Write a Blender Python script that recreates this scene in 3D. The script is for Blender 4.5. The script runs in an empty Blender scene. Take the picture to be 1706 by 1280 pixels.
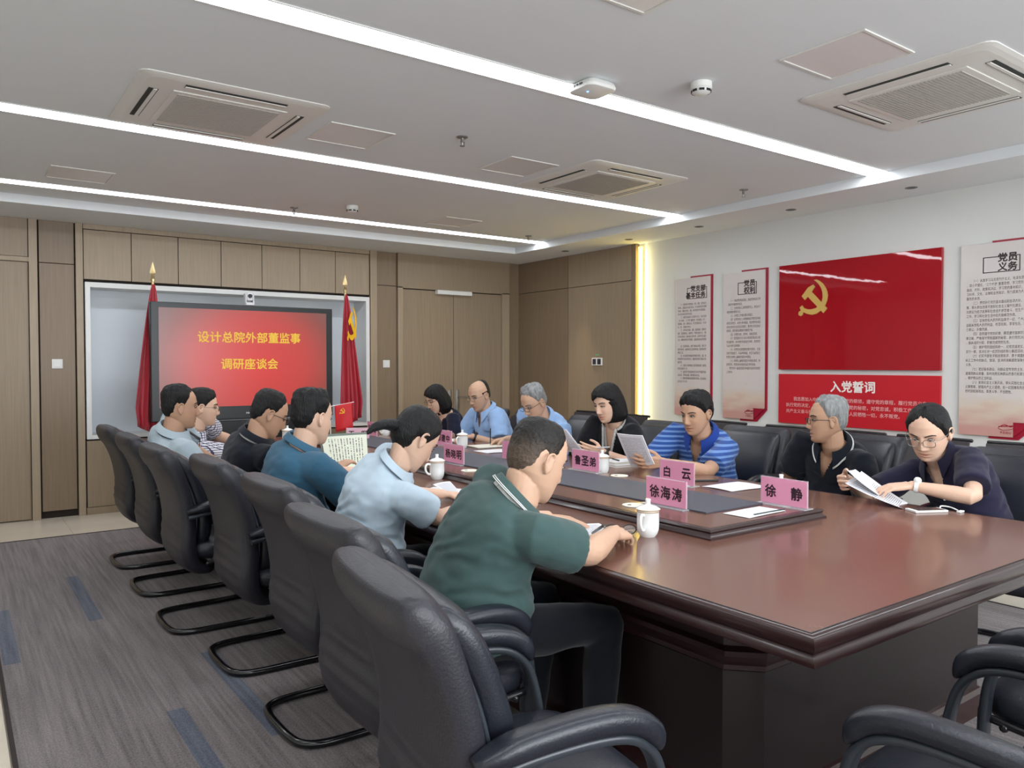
import bpy, bmesh, math, random
from mathutils import Vector, Matrix, noise, bvhtree
from math import sin, cos, pi, radians, exp
random.seed(4)
scene = bpy.context.scene
COL = scene.collection

# ---------------------------------------------------------------- camera, world, light, exposure
cam_d = bpy.data.cameras.new('camera')
cam_d.sensor_width = 36.0
cam_d.lens = 1292.2 / 1706 * 36
cam = bpy.data.objects.new('camera', cam_d)
cam.location = (0, 0, 1.4)
cam.rotation_euler = (radians(90 - 1.49), 0, radians(-35.9))
COL.objects.link(cam)
scene.camera = cam
cam_d.clip_start = 0.05
world = bpy.data.worlds.new('world')
world.use_nodes = True
world.node_tree.nodes['Background'].inputs[0].default_value = (0.75, 0.85, 1.0, 1)
world.node_tree.nodes['Background'].inputs[1].default_value = 1.0
scene.world = world
vs = scene.view_settings
vs.view_transform = 'Standard'
vs.look = 'None'
vs.exposure = 0.74
vs.gamma = 1.0
vs.use_curve_mapping = False
STRIP_EMIT = 9.0
WINDOW_POWER = 130.0
# daylight entering through the window wall behind the photographer
ld = bpy.data.lights.new('window_daylight', 'AREA')
ld.shape = 'RECTANGLE'; ld.size = 5.0; ld.size_y = 1.6
ld.energy = WINDOW_POWER; ld.color = (0.93, 0.97, 1.0)
lo = bpy.data.objects.new('window_daylight', ld)
lo.location = (2.2, -2.55, 1.65); lo.rotation_euler = (radians(90), 0, 0)
COL.objects.link(lo)

# ---------------------------------------------------------------- helpers
def lin(c):
    c = c / 255.0
    return c / 12.92 if c <= 0.04045 else ((c + 0.055) / 1.055) ** 2.4

def rgb(r, g, b):
    return (lin(r), lin(g), lin(b), 1.0)

def mat(name, col, rough=0.5, metal=0.0, var=0.0, vscale=4.0, stretch=(1, 1, 1), bump=0.0, bscale=60.0,
        bstretch=None, spec=0.5, coat=0.0, emit=None, estr=0.0, attr=None, sheen=0.0, trans=0.0, detail=4.0):
    m = bpy.data.materials.new(name)
    m.use_nodes = True
    nt = m.node_tree
    n = nt.nodes; l = nt.links
    b = n['Principled BSDF']
    b.inputs['Roughness'].default_value = rough
    b.inputs['Metallic'].default_value = metal
    b.inputs['Specular IOR Level'].default_value = spec
    b.inputs['Coat Weight'].default_value = coat
    b.inputs['Coat Roughness'].default_value = 0.1
    b.inputs['Sheen Weight'].default_value = sheen
    b.inputs['Transmission Weight'].default_value = trans
    c = rgb(*col)
    b.inputs['Base Color'].default_value = c
    tc = n.new('ShaderNodeTexCoord')
    if var > 0:
        mp = n.new('ShaderNodeMapping'); mp.inputs['Scale'].default_value = stretch
        l.new(tc.outputs['Object'], mp.inputs['Vector'])
        nz = n.new('ShaderNodeTexNoise'); nz.inputs['Scale'].default_value = vscale
        nz.inputs['Detail'].default_value = detail
        l.new(mp.outputs['Vector'], nz.inputs['Vector'])
        mr = n.new('ShaderNodeMapRange')
        mr.inputs['From Min'].default_value = 0.25; mr.inputs['From Max'].default_value = 0.75
        mr.inputs['To Min'].default_value = 1 - var; mr.inputs['To Max'].default_value = 1 + var
        l.new(nz.outputs['Fac'], mr.inputs['Value'])
        mx = n.new('ShaderNodeVectorMath'); mx.operation = 'SCALE'
        mx.inputs[0].default_value = c[:3]
        l.new(mr.outputs['Result'], mx.inputs['Scale'])
        out = mx.outputs['Vector']
    else:
        out = None
    if attr:
        at = n.new('ShaderNodeVertexColor'); at.layer_name = attr
        mu = n.new('ShaderNodeVectorMath'); mu.operation = 'MULTIPLY'
        l.new(at.outputs['Color'], mu.inputs[0])
        if out: l.new(out, mu.inputs[1])
        else: mu.inputs[1].default_value = c[:3]
        out = mu.outputs['Vector']
    if out: l.new(out, b.inputs['Base Color'])
    if bump > 0:
        mp2 = n.new('ShaderNodeMapping'); mp2.inputs['Scale'].default_value = bstretch or (1, 1, 1)
        l.new(tc.outputs['Object'], mp2.inputs['Vector'])
        nb = n.new('ShaderNodeTexNoise'); nb.inputs['Scale'].default_value = bscale; nb.inputs['Detail'].default_value = 3
        l.new(mp2.outputs['Vector'], nb.inputs['Vector'])
        bp = n.new('ShaderNodeBump'); bp.inputs['Strength'].default_value = bump; bp.inputs['Distance'].default_value = 0.01
        l.new(nb.outputs['Fac'], bp.inputs['Height'])
        l.new(bp.outputs['Normal'], b.inputs['Normal'])
    if emit:
        b.inputs['Emission Color'].default_value = rgb(*emit)
        b.inputs['Emission Strength'].default_value = estr
    return m

class MB:
    """collects shapes in one bmesh, then links them as ONE mesh object"""
    def __init__(s):
        s.bm = bmesh.new()
    def box(s, x0, x1, y0, y1, z0, z1, bev=0.0, mi=0, rot=None):
        r = bmesh.ops.create_cube(s.bm, size=1.0)
        vs_ = r['verts']
        c = Vector(((x0 + x1) / 2, (y0 + y1) / 2, (z0 + z1) / 2)); d = (x1 - x0, y1 - y0, z1 - z0)
        for v in vs_:
            p = Vector((v.co.x * d[0], v.co.y * d[1], v.co.z * d[2]))
            v.co = (rot @ p if rot else p) + c
        fs = set(f for v in vs_ for f in v.link_faces)
        for f in fs: f.material_index = mi
        if bev > 0:
            es = set(e for v in vs_ for e in v.link_edges)
            r2 = bmesh.ops.bevel(s.bm, geom=list(es), offset=bev, segments=2, affect='EDGES', profile=0.6)
            for f in r2['faces']: f.material_index = mi
        return s
    def loft(s, rings, closed=True, caps=True, mi=0, loop=False):
        bm = s.bm
        R = [[bm.verts.new(p) for p in r] for r in rings]
        m = len(R[0]); k = len(R)
        for i in range(k if loop else k - 1):
            a = R[i]; b = R[(i + 1) % k]
            for j in range(m if closed else m - 1):
                f = bm.faces.new((a[j], a[(j + 1) % m], b[(j + 1) % m], b[j])); f.material_index = mi
        if caps and not loop and closed:
            f = bm.faces.new(list(reversed(R[0]))); f.material_index = mi
            f = bm.faces.new(R[-1]); f.material_index = mi
        return s
    def tube(s, pts, r, seg=10, mi=0, flat=1.0, loop=False, endcap=True):
        pts = [Vector(p) for p in pts]
        n = len(pts)
        rad = r if isinstance(r, (list, tuple)) else [r] * n
        tg = []
        for i in range(n):
            if loop: t = pts[(i + 1) % n] - pts[i - 1]
            else: t = pts[min(i + 1, n - 1)] - pts[max(i - 1, 0)]
            tg.append(t.normalized())
        ref = Vector((0, 0, 1)) if abs(tg[0].z) < 0.9 else Vector((1, 0, 0))
        u = (ref - tg[0] * ref.dot(tg[0])).normalized()
        rings = []
        def ring(c, u, w, rr):
            return [c + u * (cos(2 * pi * j / seg) * rr * flat) + w * (sin(2 * pi * j / seg) * rr) for j in range(seg)]
        for i in range(n):
            u = (u - tg[i] * u.dot(tg[i])).normalized()
            w = tg[i].cross(u)
            if endcap and i == 0 and not loop:
                for a in (0.25, 0.7):
                    rings.append(ring(pts[0] - tg[0] * rad[0] * (1 - a) * 0.9, u, w, rad[0] * math.sqrt(1 - (1 - a) ** 2)))
            rings.append(ring(pts[i], u, w, rad[i]))
            if endcap and i == n - 1 and not loop:
                for a in (0.7, 0.25):
                    rings.append(ring(pts[i] + tg[i] * rad[i] * (1 - a) * 0.9, u, w, rad[i] * math.sqrt(1 - (1 - a) ** 2)))
        s.loft(rings, mi=mi, loop=loop)
        return s
    def lathe(s, prof, c=(0, 0, 0), seg=24, mi=0):
        rings = [[Vector((c[0] + max(r, 1e-4) * cos(2 * pi * j / seg), c[1] + max(r, 1e-4) * sin(2 * pi * j / seg), c[2] + z))
                  for j in range(seg)] for r, z in prof]
        s.loft(rings, mi=mi)
        return s
    def ell(s, c, rx, ry, rz, mi=0, M=None, seg=16, rings=10):
        R = []
        for i in range(rings + 1):
            th = -pi / 2 + pi * (0.02 + 0.96 * i / rings)
            row = []
            for j in range(seg):
                a = 2 * pi * j / seg
                p = Vector((rx * cos(th) * cos(a), ry * cos(th) * sin(a), rz * sin(th)))
                row.append((M @ p if M else p) + Vector(c))
            R.append(row)
        s.loft(R, mi=mi)
        return s
    def prism(s, poly, axis_o, U, V, W, d0, d1, mi=0):
        o = Vector(axis_o); U = Vector(U); V = Vector(V); W = Vector(W)
        s.loft([[o + U * a + V * b + W * d for a, b in poly] for d in (d0, d1)], mi=mi)
        return s
    def build(s, name, mats, parent=None, smooth=False, loc=None, angle=None, recalc=True):
        if recalc: bmesh.ops.recalc_face_normals(s.bm, faces=s.bm.faces)
        me = bpy.data.meshes.new(name)
        s.bm.to_mesh(me); s.bm.free()
        for m in (mats if isinstance(mats, (list, tuple)) else [mats]): me.materials.append(m)
        if smooth:
            me.polygons.foreach_set('use_smooth', [True] * len(me.polygons))
            if angle:
                me.set_sharp_from_angle(angle=radians(angle))
        return link(name, me, parent, loc)

def link(name, me, parent=None, loc=None):
    o = bpy.data.objects.new(name, me)
    COL.objects.link(o)
    if parent: o.parent = parent
    if loc: o.location = loc
    return o

def tag(o, label=None, cat=None, group=None, kind=None):
    if label: o['label'] = label
    if cat: o['category'] = cat
    if group: o['group'] = group
    if kind: o['kind'] = kind
    return o

def thing(name, label, cat, loc=(0, 0, 0), rz=0.0, group=None):
    o = bpy.data.objects.new(name, None)
    o.empty_display_size = 0.1
    COL.objects.link(o)
    o.location = loc; o.rotation_euler = (0, 0, rz)
    return tag(o, label, cat, group)

def dup(root, loc, rz, label, group=None):
    r = root.copy(); COL.objects.link(r)
    r.location = loc; r.rotation_euler = (0, 0, rz)
    r['label'] = label
    if group: r['group'] = group
    for ch in list(root.children):
        c = ch.copy(); COL.objects.link(c); c.parent = r
        for g in list(ch.children):
            d = g.copy(); COL.objects.link(d); d.parent = c
    return r

def catmull(pts, sub=5, loop=False):
    P = [Vector(p) for p in pts]; n = len(P); out = []
    for i in range(n if loop else n - 1):
        p0 = P[i - 1] if (loop or i > 0) else P[0]
        p1 = P[i]; p2 = P[(i + 1) % n]
        p3 = P[(i + 2) % n] if (loop or i + 2 < n) else P[-1]
        for k in range(sub):
            t = k / sub
            out.append(0.5 * ((2 * p1) + (p2 - p0) * t + (2 * p0 - 5 * p1 + 4 * p2 - p3) * t * t + (3 * p1 - p0 - 3 * p2 + p3) * t ** 3))
    if not loop: out.append(P[-1])
    return out

def interp(x, xs, ys):
    if x <= xs[0]: return ys[0]
    for i in range(len(xs) - 1):
        if x <= xs[i + 1]:
            t = (x - xs[i]) / (xs[i + 1] - xs[i])
            return ys[i] + (ys[i + 1] - ys[i]) * t
    return ys[-1]

def sstep(a, b, x):
    t = max(0.0, min(1.0, (x - a) / (b - a)))
    return t * t * (3 - 2 * t)

TEXT_CACHE = {}
def text_mesh(body, w=None, h=None, bold=0.0, depth=0.0015, align='CENTER', space=1.0, line=1.0, res=2, size=1.0, spacing=1.0):
    """flat lettering as mesh in the local XZ plane facing -Y, centred, scaled to w (or h)"""
    cu = bpy.data.curves.new('lettering', 'FONT')
    cu.body = body; cu.size = 1.0; cu.align_x = align; cu.resolution_u = res
    cu.space_line = line; cu.space_character = spacing
    ob = bpy.data.objects.new('lettering_tmp', cu); COL.objects.link(ob)
    dg = bpy.context.evaluated_depsgraph_get()
    me = bpy.data.meshes.new_from_object(ob.evaluated_get(dg))
    bpy.data.objects.remove(ob); bpy.data.curves.remove(cu)
    xs = [v.co.x for v in me.vertices]; ys = [v.co.y for v in me.vertices]
    if not xs: return me
    x0, x1, y0, y1 = min(xs), max(xs), min(ys), max(ys)
    sx = w / (x1 - x0) if w else h / (y1 - y0)
    sy = h / (y1 - y0) if h else sx
    base = [((v.co.x - (x0 + x1) / 2) * sx, (v.co.y - (y0 + y1) / 2) * sy) for v in me.vertices]
    polys = [tuple(p.vertices) for p in me.polygons]
    bpy.data.meshes.remove(me)
    hh = (h or (y1 - y0) * sy) / (1 + body.count('\n')) if not h else h / (1 + body.count('\n'))
    d = bold * sx
    offs = [(0, 0)] if bold <= 0 else [(0, 0), (d, 0), (-d, 0), (0, d), (0, -d)]
    V = []; Fc = []
    for k, (ox, oy) in enumerate(offs):
        n0 = len(V); V += [(x + ox, -k * 2e-5, y + oy) for x, y in base]; Fc += [tuple(i + n0 for i in p) for p in polys]
    me = bpy.data.meshes.new('lettering'); me.from_pydata(V, [], Fc)
    return me

def put_text(name, me, m, parent, loc, rz=0.0, rx=0.0):
    me.materials.clear(); me.materials.append(m)
    o = link(name, me, parent, loc)
    o.rotation_euler = (rx, 0, rz)
    return o
FACE_MX = -pi / 2      # lettering that faces -X (right-hand wall)
# ---------------------------------------------------------------- materials of the room
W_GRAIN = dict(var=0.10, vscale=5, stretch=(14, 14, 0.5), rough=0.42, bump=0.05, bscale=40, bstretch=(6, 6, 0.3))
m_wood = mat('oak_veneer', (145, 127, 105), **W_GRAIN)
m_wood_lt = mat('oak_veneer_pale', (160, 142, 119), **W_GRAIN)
m_wood_dk = mat('oak_veneer_dark', (130, 111, 89), **W_GRAIN)  # darker veneer of the side panels and corner cladding
m_gap = mat('dark_joint', (38, 30, 24), rough=0.9)
m_white = mat('white_wall_paint', (212, 212, 208), rough=0.7, var=0.015, vscale=3)
m_ceil = mat('ceiling_paint', (222, 225, 227), rough=0.8, var=0.015, vscale=2)
m_niche = mat('niche_board', (216, 223, 230), rough=0.45)
m_nframe = mat('niche_frame_white', (228, 228, 226), rough=0.4)
m_tile = mat('beige_floor_tile', (214, 203, 186), rough=0.18, var=0.05, vscale=2.5)
m_grout = mat('tile_grout', (150, 140, 128), rough=0.8)
m_black = mat('black_plastic', (18, 18, 20), rough=0.4)
m_plast = mat('white_plastic', (226, 226, 222), rough=0.4)
m_greyp = mat('grey_plastic', (120, 120, 120), rough=0.5)
m_steel = mat('brushed_steel', (170, 170, 168), rough=0.3, metal=1.0)
m_carp_b = mat('carpet_border', (44, 34, 32), rough=0.8)

XR, YB, ZC, ZR = 6.03, 8.135, 2.758, 2.688      # right wall, back wall, tray ceiling, lower ceiling ring
XL, YF = -1.6, -2.6
XI, YI = 5.378, 7.37                              # inner edge of the ring

# carpet material: warm grey pile with streaks along the room
def carpet_mat(name, c1, c2):
    m = mat(name, c1, rough=0.95, spec=0.1, sheen=0.2)
    nt = m.node_tree; n = nt.nodes; l = nt.links; b = n['Principled BSDF']
    tc = n.new('ShaderNodeTexCoord')
    def nz(scale, stretch, det=3):
        mp = n.new('ShaderNodeMapping'); mp.inputs['Scale'].default_value = stretch
        l.new(tc.outputs['Object'], mp.inputs['Vector'])
        x = n.new('ShaderNodeTexNoise'); x.inputs['Scale'].default_value = scale; x.inputs['Detail'].default_value = det
        l.new(mp.outputs['Vector'], x.inputs['Vector']); return x
    a = nz(62, (1, 0.03, 1), 5); s = nz(190, (1, 0.55, 1), 2); g = nz(3.0, (1.6, 0.35, 1), 2)
    mul = n.new('ShaderNodeMath'); mul.operation = 'MULTIPLY_ADD'
    l.new(s.outputs['Fac'], mul.inputs[0]); mul.inputs[1].default_value = 1.0
    l.new(a.outputs['Fac'], mul.inputs[2])
    m2 = n.new('ShaderNodeMath'); m2.operation = 'MULTIPLY_ADD'
    l.new(g.outputs['Fac'], m2.inputs[0]); m2.inputs[1].default_value = 0.30; l.new(mul.outputs['Value'], m2.inputs[2])
    mr = n.new('ShaderNodeMapRange'); mr.inputs['From Min'].default_value = 0.80; mr.inputs['From Max'].default_value = 1.50
    l.new(m2.outputs['Value'], mr.inputs['Value'])
    mx = n.new('ShaderNodeMix'); mx.data_type = 'RGBA'
    l.new(mr.outputs['Result'], mx.inputs['Factor'])
    mx.inputs['A'].default_value = rgb(*c1); mx.inputs['B'].default_value = rgb(*c2)
    l.new(mx.outputs['Result'], b.inputs['Base Color'])
    bp = n.new('ShaderNodeBump'); bp.inputs['Strength'].default_value = 0.35; bp.inputs['Distance'].default_value = 0.004
    l.new(s.outputs['Fac'], bp.inputs['Height']); l.new(bp.outputs['Normal'], b.inputs['Normal'])
    return m
m_carpet = carpet_mat('carpet_pile', (84, 76, 76), (138, 128, 127))
m_carpet_b = carpet_mat('carpet_pile_blue', (52, 58, 74), (104, 108, 120))

# ---------------------------------------------------------------- floor
fl = MB().box(XL - .1, XR + .1, YF - .1, YB + .4, -.1, -.004).build('floor', m_grout); tag(fl, kind='structure')
tile_me = None
k = 0
for (x0, x1, y0, y1) in [(-1.6, 6.03, 7.2, 8.135), (4.93, 6.03, -2.6, 7.2), (-1.6, .15, -2.6, 7.2)]:
    x = x0
    while x < x1 - .01:
        xe = min(x + .8, x1); y = y0
        while y < y1 - .01:
            ye = min(y + .8, y1)
            MB().box(x + .001, xe - .001, y + .001, ye - .001, -.0042, 0.0).build('tile', m_tile, fl)
            y = ye
        x = xe
carp = MB().box(.17, 4.91, -2.2, 7.18, -.003, .006).build('carpet', m_carpet)
tag(carp, 'large grey brown striped carpet under the conference table and chairs', 'carpet')
MB().box(.155, .17, -2.2, 7.195, -.003, .009).build('border', m_carp_b, carp)
MB().box(4.91, 4.925, -2.2, 7.195, -.003, .009).build('border', m_carp_b, carp)
MB().box(.17, 4.91, 7.18, 7.195, -.003, .009).build('border', m_carp_b, carp)
for (x, y0, y1) in [(.62, 4.72, 5.78), (.21, 4.25, 5.2), (.985, 2.85, 3.88), (.71, 2.4, 3.3), (1.55, 5.0, 6.0), (2.9, .1, 1.0)]:
    MB().box(x - .032, x + .036, y0, y1, .004, .0066).build('blue_plank', m_carpet_b, carp)

# ---------------------------------------------------------------- ceiling: tray with lower ring
cb = MB()
cb.box(XL - .1, XI, YF - .1, YI, ZC, ZC + .2)
cb.box(XI, XR + .1, YF - .1, YB + .1, ZR, ZC + .2)
cb.box(XL - .1, XI, YI, YB + .1, ZR, ZC + .2)
ceil = cb.build('ceiling', m_ceil); tag(ceil, kind='structure')
wl = MB().box(XL - .1, XL, YF, YB, 0, ZC).build('wall_left', m_white); tag(wl, kind='structure')
wf = MB().box(XL, XR, YF - .1, YF, 0, ZC).build('wall_front', m_white); tag(wf, kind='structure')

# window in the wall behind the photographer, where the daylight comes from
m_pane = mat('window_pane_daylight', (200, 215, 230), rough=.1, emit=(225, 235, 245), estr=.5)
w1 = MB()
for (a, b_, c, d) in [(-.35, -.29, .84, 2.46), (4.69, 4.75, .84, 2.46), (-.29, 4.69, .84, .90), (-.29, 4.69, 2.40, 2.46)]: w1.box(a, b_, YF, YF + .04, c, d)
w1 = w1.build('window_1', m_nframe); tag(w1, kind='structure')
for k in range(4):
    MB().box(-.28 + k * 1.245, -.28 + (k + 1) * 1.245 - .02, YF + .002, YF + .012, .905, 2.395).build('pane', m_pane, w1)
    if k: MB().box(-.31 + k * 1.245, -.27 + k * 1.245, YF + .001, YF + .03, .90, 2.40).build('mullion', m_nframe, w1)

# ---------------------------------------------------------------- back wall
wb = MB()
wb.box(XL, 1.005, YB, YB + .4, 0, ZR); wb.box(3.868, XR, YB, YB + .4, 0, ZR)
wb.box(1.005, 3.868, YB, YB + .4, 2.16, ZR); wb.box(1.005, 3.868, YB, YB + .4, 0, .69)
wb.box(1.005, 3.868, YB + .3, YB + .4, .69, 2.16)
wback0 = wb.build('wall_back', m_gap); tag(wback0, kind='structure')
wback = MB().box(4.0, 4.2, YB - .004, YB - .0005, .07, .2).build('trim_2', m_gap); tag(wback, kind='structure')
def pan(name, x0, x1, z0, z1, m, d=.022, parent=wback, y=YB, bev=.002):
    return MB().box(x0, x1, y - d, y + .005, z0, z1, bev=bev).build(name, m, parent)
# left of the left door, door casing
pan('panel', -1.6, -.62, 0, ZR, m_wood)
pan('panel', -.52, .57, 2.35, ZR, m_wood, d=.03)
pan('casing', .575, .64, 0, ZR, m_wood_lt, d=.05); pan('casing', -.61, -.53, 0, ZR, m_wood_lt, d=.05)
pan('casing', -.53, .575, 2.305, 2.345, m_wood_lt, d=.05)
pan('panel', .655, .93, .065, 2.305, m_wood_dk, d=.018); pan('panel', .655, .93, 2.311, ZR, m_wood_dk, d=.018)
pan('casing', .94, .998, 0, ZR, m_wood_lt, d=.05); pan('casing', 3.872, 3.953, 0, ZR, m_wood_lt, d=.05)
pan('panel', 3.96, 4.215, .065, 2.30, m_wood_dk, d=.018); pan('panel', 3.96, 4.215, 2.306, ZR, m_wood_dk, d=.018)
pan('casing', 4.221, 4.284, 0, 2.30, m_wood_lt, d=.05); pan('casing', 5.70, 5.813, 0, 2.30, m_wood_lt, d=.05)
pan('casing', 4.221, 5.813, 2.285, ZR, m_wood, d=.05)
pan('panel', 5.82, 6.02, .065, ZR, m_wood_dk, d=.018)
# overhead cabinet with seven doors
wc = thing('wall_cabinet', 'built-in overhead wood cabinet with seven doors above the white niche', 'cabinet', (2.44, YB, 2.17))
MB().box(-1.435, 1.43, -.01, .005, 0, .475).build('carcass', m_gap, wc)
MB().box(-1.437, 1.428, -.035, 0, .472, .518, bev=.002).build('top_rail', m_wood_lt, wc)
xs = [1.003, 1.407, 1.826, 2.234, 2.647, 3.055, 3.459, 3.868]
for i in range(7):
    MB().box(xs[i] + .003 - 2.44, xs[i + 1] - .003 - 2.44, -.03, -.004, .012, .466, bev=.002).build('door', m_wood_lt, wc)
# white framed niche
nf = MB()
for (a, b_, c, d) in [(1.012, 1.055, .70, 2.155), (3.818, 3.862, .70, 2.155), (1.055, 3.818, 2.108, 2.155), (1.055, 3.818, .70, .735)]:
    nf.box(a, b_, YB - .045, YB + .3, c, d, bev=.002)
tr = nf.build('trim_1', m_nframe); tag(tr, kind='structure')
MB().box(1.055, 3.818, YB + .28, YB + .31, .735, 2.108).build('niche_back', m_niche, tr)
# cupboard below the niche
lc = thing('base_cabinet', 'low built-in wood cabinet below the white niche', 'cabinet', (2.44, YB - .006, 0))
MB().box(-1.435, 1.43, -.012, .005, .0, .69).build('carcass', m_gap, lc)
MB().box(-1.435, 1.43, -.036, 0, .0, .065, bev=.002).build('plinth', m_wood, lc)
for i in range(4):
    w = 2.86 / 4
    MB().box(-1.432 + i * w + .003, -1.432 + (i + 1) * w - .003, -.032, -.004, .07, .685, bev=.002).build('door', m_wood, lc)
# doors
d1 = MB().box(-.53, .572, YB - .012, YB + .002, .005, 2.305).build('door_1', m_wood); tag(d1, kind='structure')
MB().box(-.51, .05, YB - .03, YB - .012, .01, 2.30, bev=.003).build('leaf', m_wood, d1)
MB().box(.054, .566, YB - .03, YB - .012, .01, 2.30, bev=.003).build('leaf', m_wood, d1)
d2 = MB().box(4.284, 5.70, YB - .010, YB + .002, .005, 2.285).build('door_2', m_gap); tag(d2, kind='structure')
for (a, b_) in [(4.288, 4.985), (4.991, 5.697)]:
    lf = MB().box(a, b_, YB - .026, YB - .008, .01, 2.275, bev=.003).build('leaf', m_wood, d2)
for sx, xx in ((-1, 4.93), (1, 5.04)):
    h = MB(); h.box(xx - .025, xx + .025, YB - .036, YB - .026, .80, 1.08, bev=.004)
    h.tube([(xx, YB - .03, .99), (xx, YB - .075, .99), (xx + sx * .12, YB - .08, .99)], .009, seg=8)
    h.build('handle', m_steel, d2, smooth=True, angle=40)
MB().box(4.73, 5.22, YB - .09, YB - .026, 2.235, 2.285, bev=.006).build('door_closer', m_plast, d2)
def switch(x, lab, z=1.40):
    t = thing('light_switch', lab, 'switch', (x, YB - .018, z))
    MB().box(-.043, .043, -.010, 0, -.043, .043, bev=.004).build('plate', m_plast, t)
    MB().box(-.028, .028, -.014, -.008, -.03, .03, bev=.003).build('rocker', m_nframe, t)
switch(.785, 'square white switch on the wood panel left of the white niche')
switch(4.08, 'square white switch on the wood panel between niche and double door')

# ---------------------------------------------------------------- right wall
wr = MB()
wr.box(XR, XR + .1, YF - .1, YB + .1, 0, ZR)
wright = wr.build('wall_right', m_white); tag(wright, kind='structure')
wclad = MB().box(XR - .004, XR - .0005, 6.1, 7.0, .2, .3).build('trim_3', m_gap); tag(wclad, kind='structure')
yE = 5.985                                        # end of the wood cladding
def panx(name, y0, y1, z0, z1, m, d=.05):
    return MB().box(XR - d, XR - .001, y0, y1, z0, z1, bev=.002).build(name, m, wclad)
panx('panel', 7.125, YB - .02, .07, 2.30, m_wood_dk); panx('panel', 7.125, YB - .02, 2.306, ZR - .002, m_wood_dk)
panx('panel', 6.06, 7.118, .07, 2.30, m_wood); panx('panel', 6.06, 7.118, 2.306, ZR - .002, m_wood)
panx('casing', 5.99, 6.056, 0, ZR - .002, m_wood_dk, d=.054)
m_led = mat('warm_led_strip', (255, 226, 110), emit=(246, 236, 150), estr=.58)
led = thing('led_strip', 'yellow glowing light strip along the edge of the wood cladding', 'light', (XR - .02, 5.978, 0))
MB().box(-.004, .012, -.055, .008, .02, ZR - .03).build('diffuser', m_led, led)
pl = bpy.data.lights.new('led_glow', 'AREA'); pl.shape = 'RECTANGLE'; pl.size = 2.6; pl.size_y = .03; pl.energy = 5.0; pl.color = (1, .88, .42)
po = bpy.data.objects.new('led_glow', pl); COL.objects.link(po); po.parent = led; po.location = (-.035, -.03, 1.34); po.rotation_euler = (0, radians(-90), radians(-25))
b1 = MB().box(XR - .015, XR, YF, 5.97, .0, .09, bev=.003).build('baseboard_right', m_nframe); tag(b1, kind='structure')
# wall controller
m_panelscr = mat('dark_screen', (52, 52, 62), rough=0.15)
m_green = mat('green_label', (110, 170, 120), rough=0.6)
th = thing('thermostat', 'white double wall controller with two dark screens on the wood cladding', 'controller', (XR - .05, 6.597, 1.425))
MB().box(-.014, 0, -.085, .085, -.043, .043, bev=.004).build('plate', m_plast, th)
for s_ in (-1, 1): MB().box(-.017, -.012, s_ * .04 - .028, s_ * .04 + .028, -.032, .032, bev=.002).build('screen', m_panelscr, th)
gl = MB().box(XR - .053, XR - .049, 6.567, 6.627, 1.495, 1.51).build('label_sticker', m_green)
tag(gl, 'small green label stuck above the white wall controller', 'label')

# ---------------------------------------------------------------- ceiling lights
m_strip = mat('led_panel', (255, 255, 255), emit=(243, 249, 255), estr=STRIP_EMIT)
m_alu = mat('aluminium_white', (225, 225, 222), rough=0.5)
names = ['nearest of the three long white ceiling light strips, across the top of the view',
         'middle of the three long white ceiling light strips, beside the two air units',
         'farthest of the three long white ceiling light strips, nearest the screen wall']
for i, y in enumerate((2.98, 4.915, 6.88, 1.05, -.9)):
    t = thing('linear_ceiling_light', names[i] if i < 3 else 'long white ceiling light strip behind the photographer, %s' % ('near' if i == 3 else 'far'),
              'ceiling light', (2.35, y, ZC), group='ceiling light strips')
    MB().box(-3.0, 3.02, -.076, .076, -.003, .02).build('diffuser', m_strip, t)
    f = MB(); f.box(-3.01, 3.028, -.084, -.076, -.005, .02); f.box(-3.01, 3.028, .076, .084, -.005, .02)
    f.build('housing', m_alu, t)

# air conditioner cassettes
m_ac = mat('ac_white', (222, 220, 214), rough=0.45)
m_slot = mat('ac_slot', (45, 50, 46), rough=0.7)
m_gr = mat('ac_grille', (176, 172, 164), rough=0.6)
def ac(x, y, label, grille_axis):
    t = thing('air_conditioner', label, 'air conditioner', (x, y, ZC), group='ceiling air conditioners')
    f = MB()
    W = .465
    # bevelled frame: outer flat flange rising to a raised inner face
    def rr(w, z, r=.05, n=5):
        pts = []
        for cx, cy, a0 in ((w - r, w - r, 0), (-w + r, w - r, 90), (-w + r, -w + r, 180), (w - r, -w + r, 270)):
            for k in range(n):
                a = radians(a0 + 90 * k / (n - 1)); pts.append(Vector((cx + r * cos(a), cy + r * sin(a), z)))
        return pts
    f.loft([rr(W, .004), rr(W, -.005), rr(W - .02, -.010), rr(W - .05, -.014), rr(.30, -.017, .02)])
    f.build('panel', m_ac, t)
    for k in range(4):
        M = Matrix.Rotation(k * pi / 2, 3, 'Z')
        s_ = MB(); s_.box(-.25, .25, .345, .39, -.0172, -.011); 
        for v in s_.bm.verts: v.co = M @ v.co
        so = s_.build('outlet', m_slot, t)
        v_ = MB(); v_.box(-.248, .248, .35, .368, -.021, -.014, bev=.002)
        for v in v_.bm.verts: v.co = M @ v.co
        v_.build('louver', m_ac, so)
    g = MB().box(-.285, .285, -.285, .285, -.022, -.015, bev=.004).build('grille', m_ac, t)
    b = MB()
    for k in range(28):
        q = -.245 + k * .49 / 27
        if grille_axis == 'x': b.box(-.255, .255, q - .005, q + .005, -.0255, -.020)
        else: b.box(q - .005, q + .005, -.255, .255, -.0255, -.020)
    b.build('grille_bars', m_gr, g)
    return t
ac(1.19, 4.36, 'white ceiling air conditioner at left beside the middle light strip', 'x')
ac(3.95, 4.33, 'white ceiling air conditioner in the middle beside a square hatch, half way down the room', 'y')
ac(4.01, 1.94, 'white ceiling air conditioner at the right, above the red board', 'x')

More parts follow.
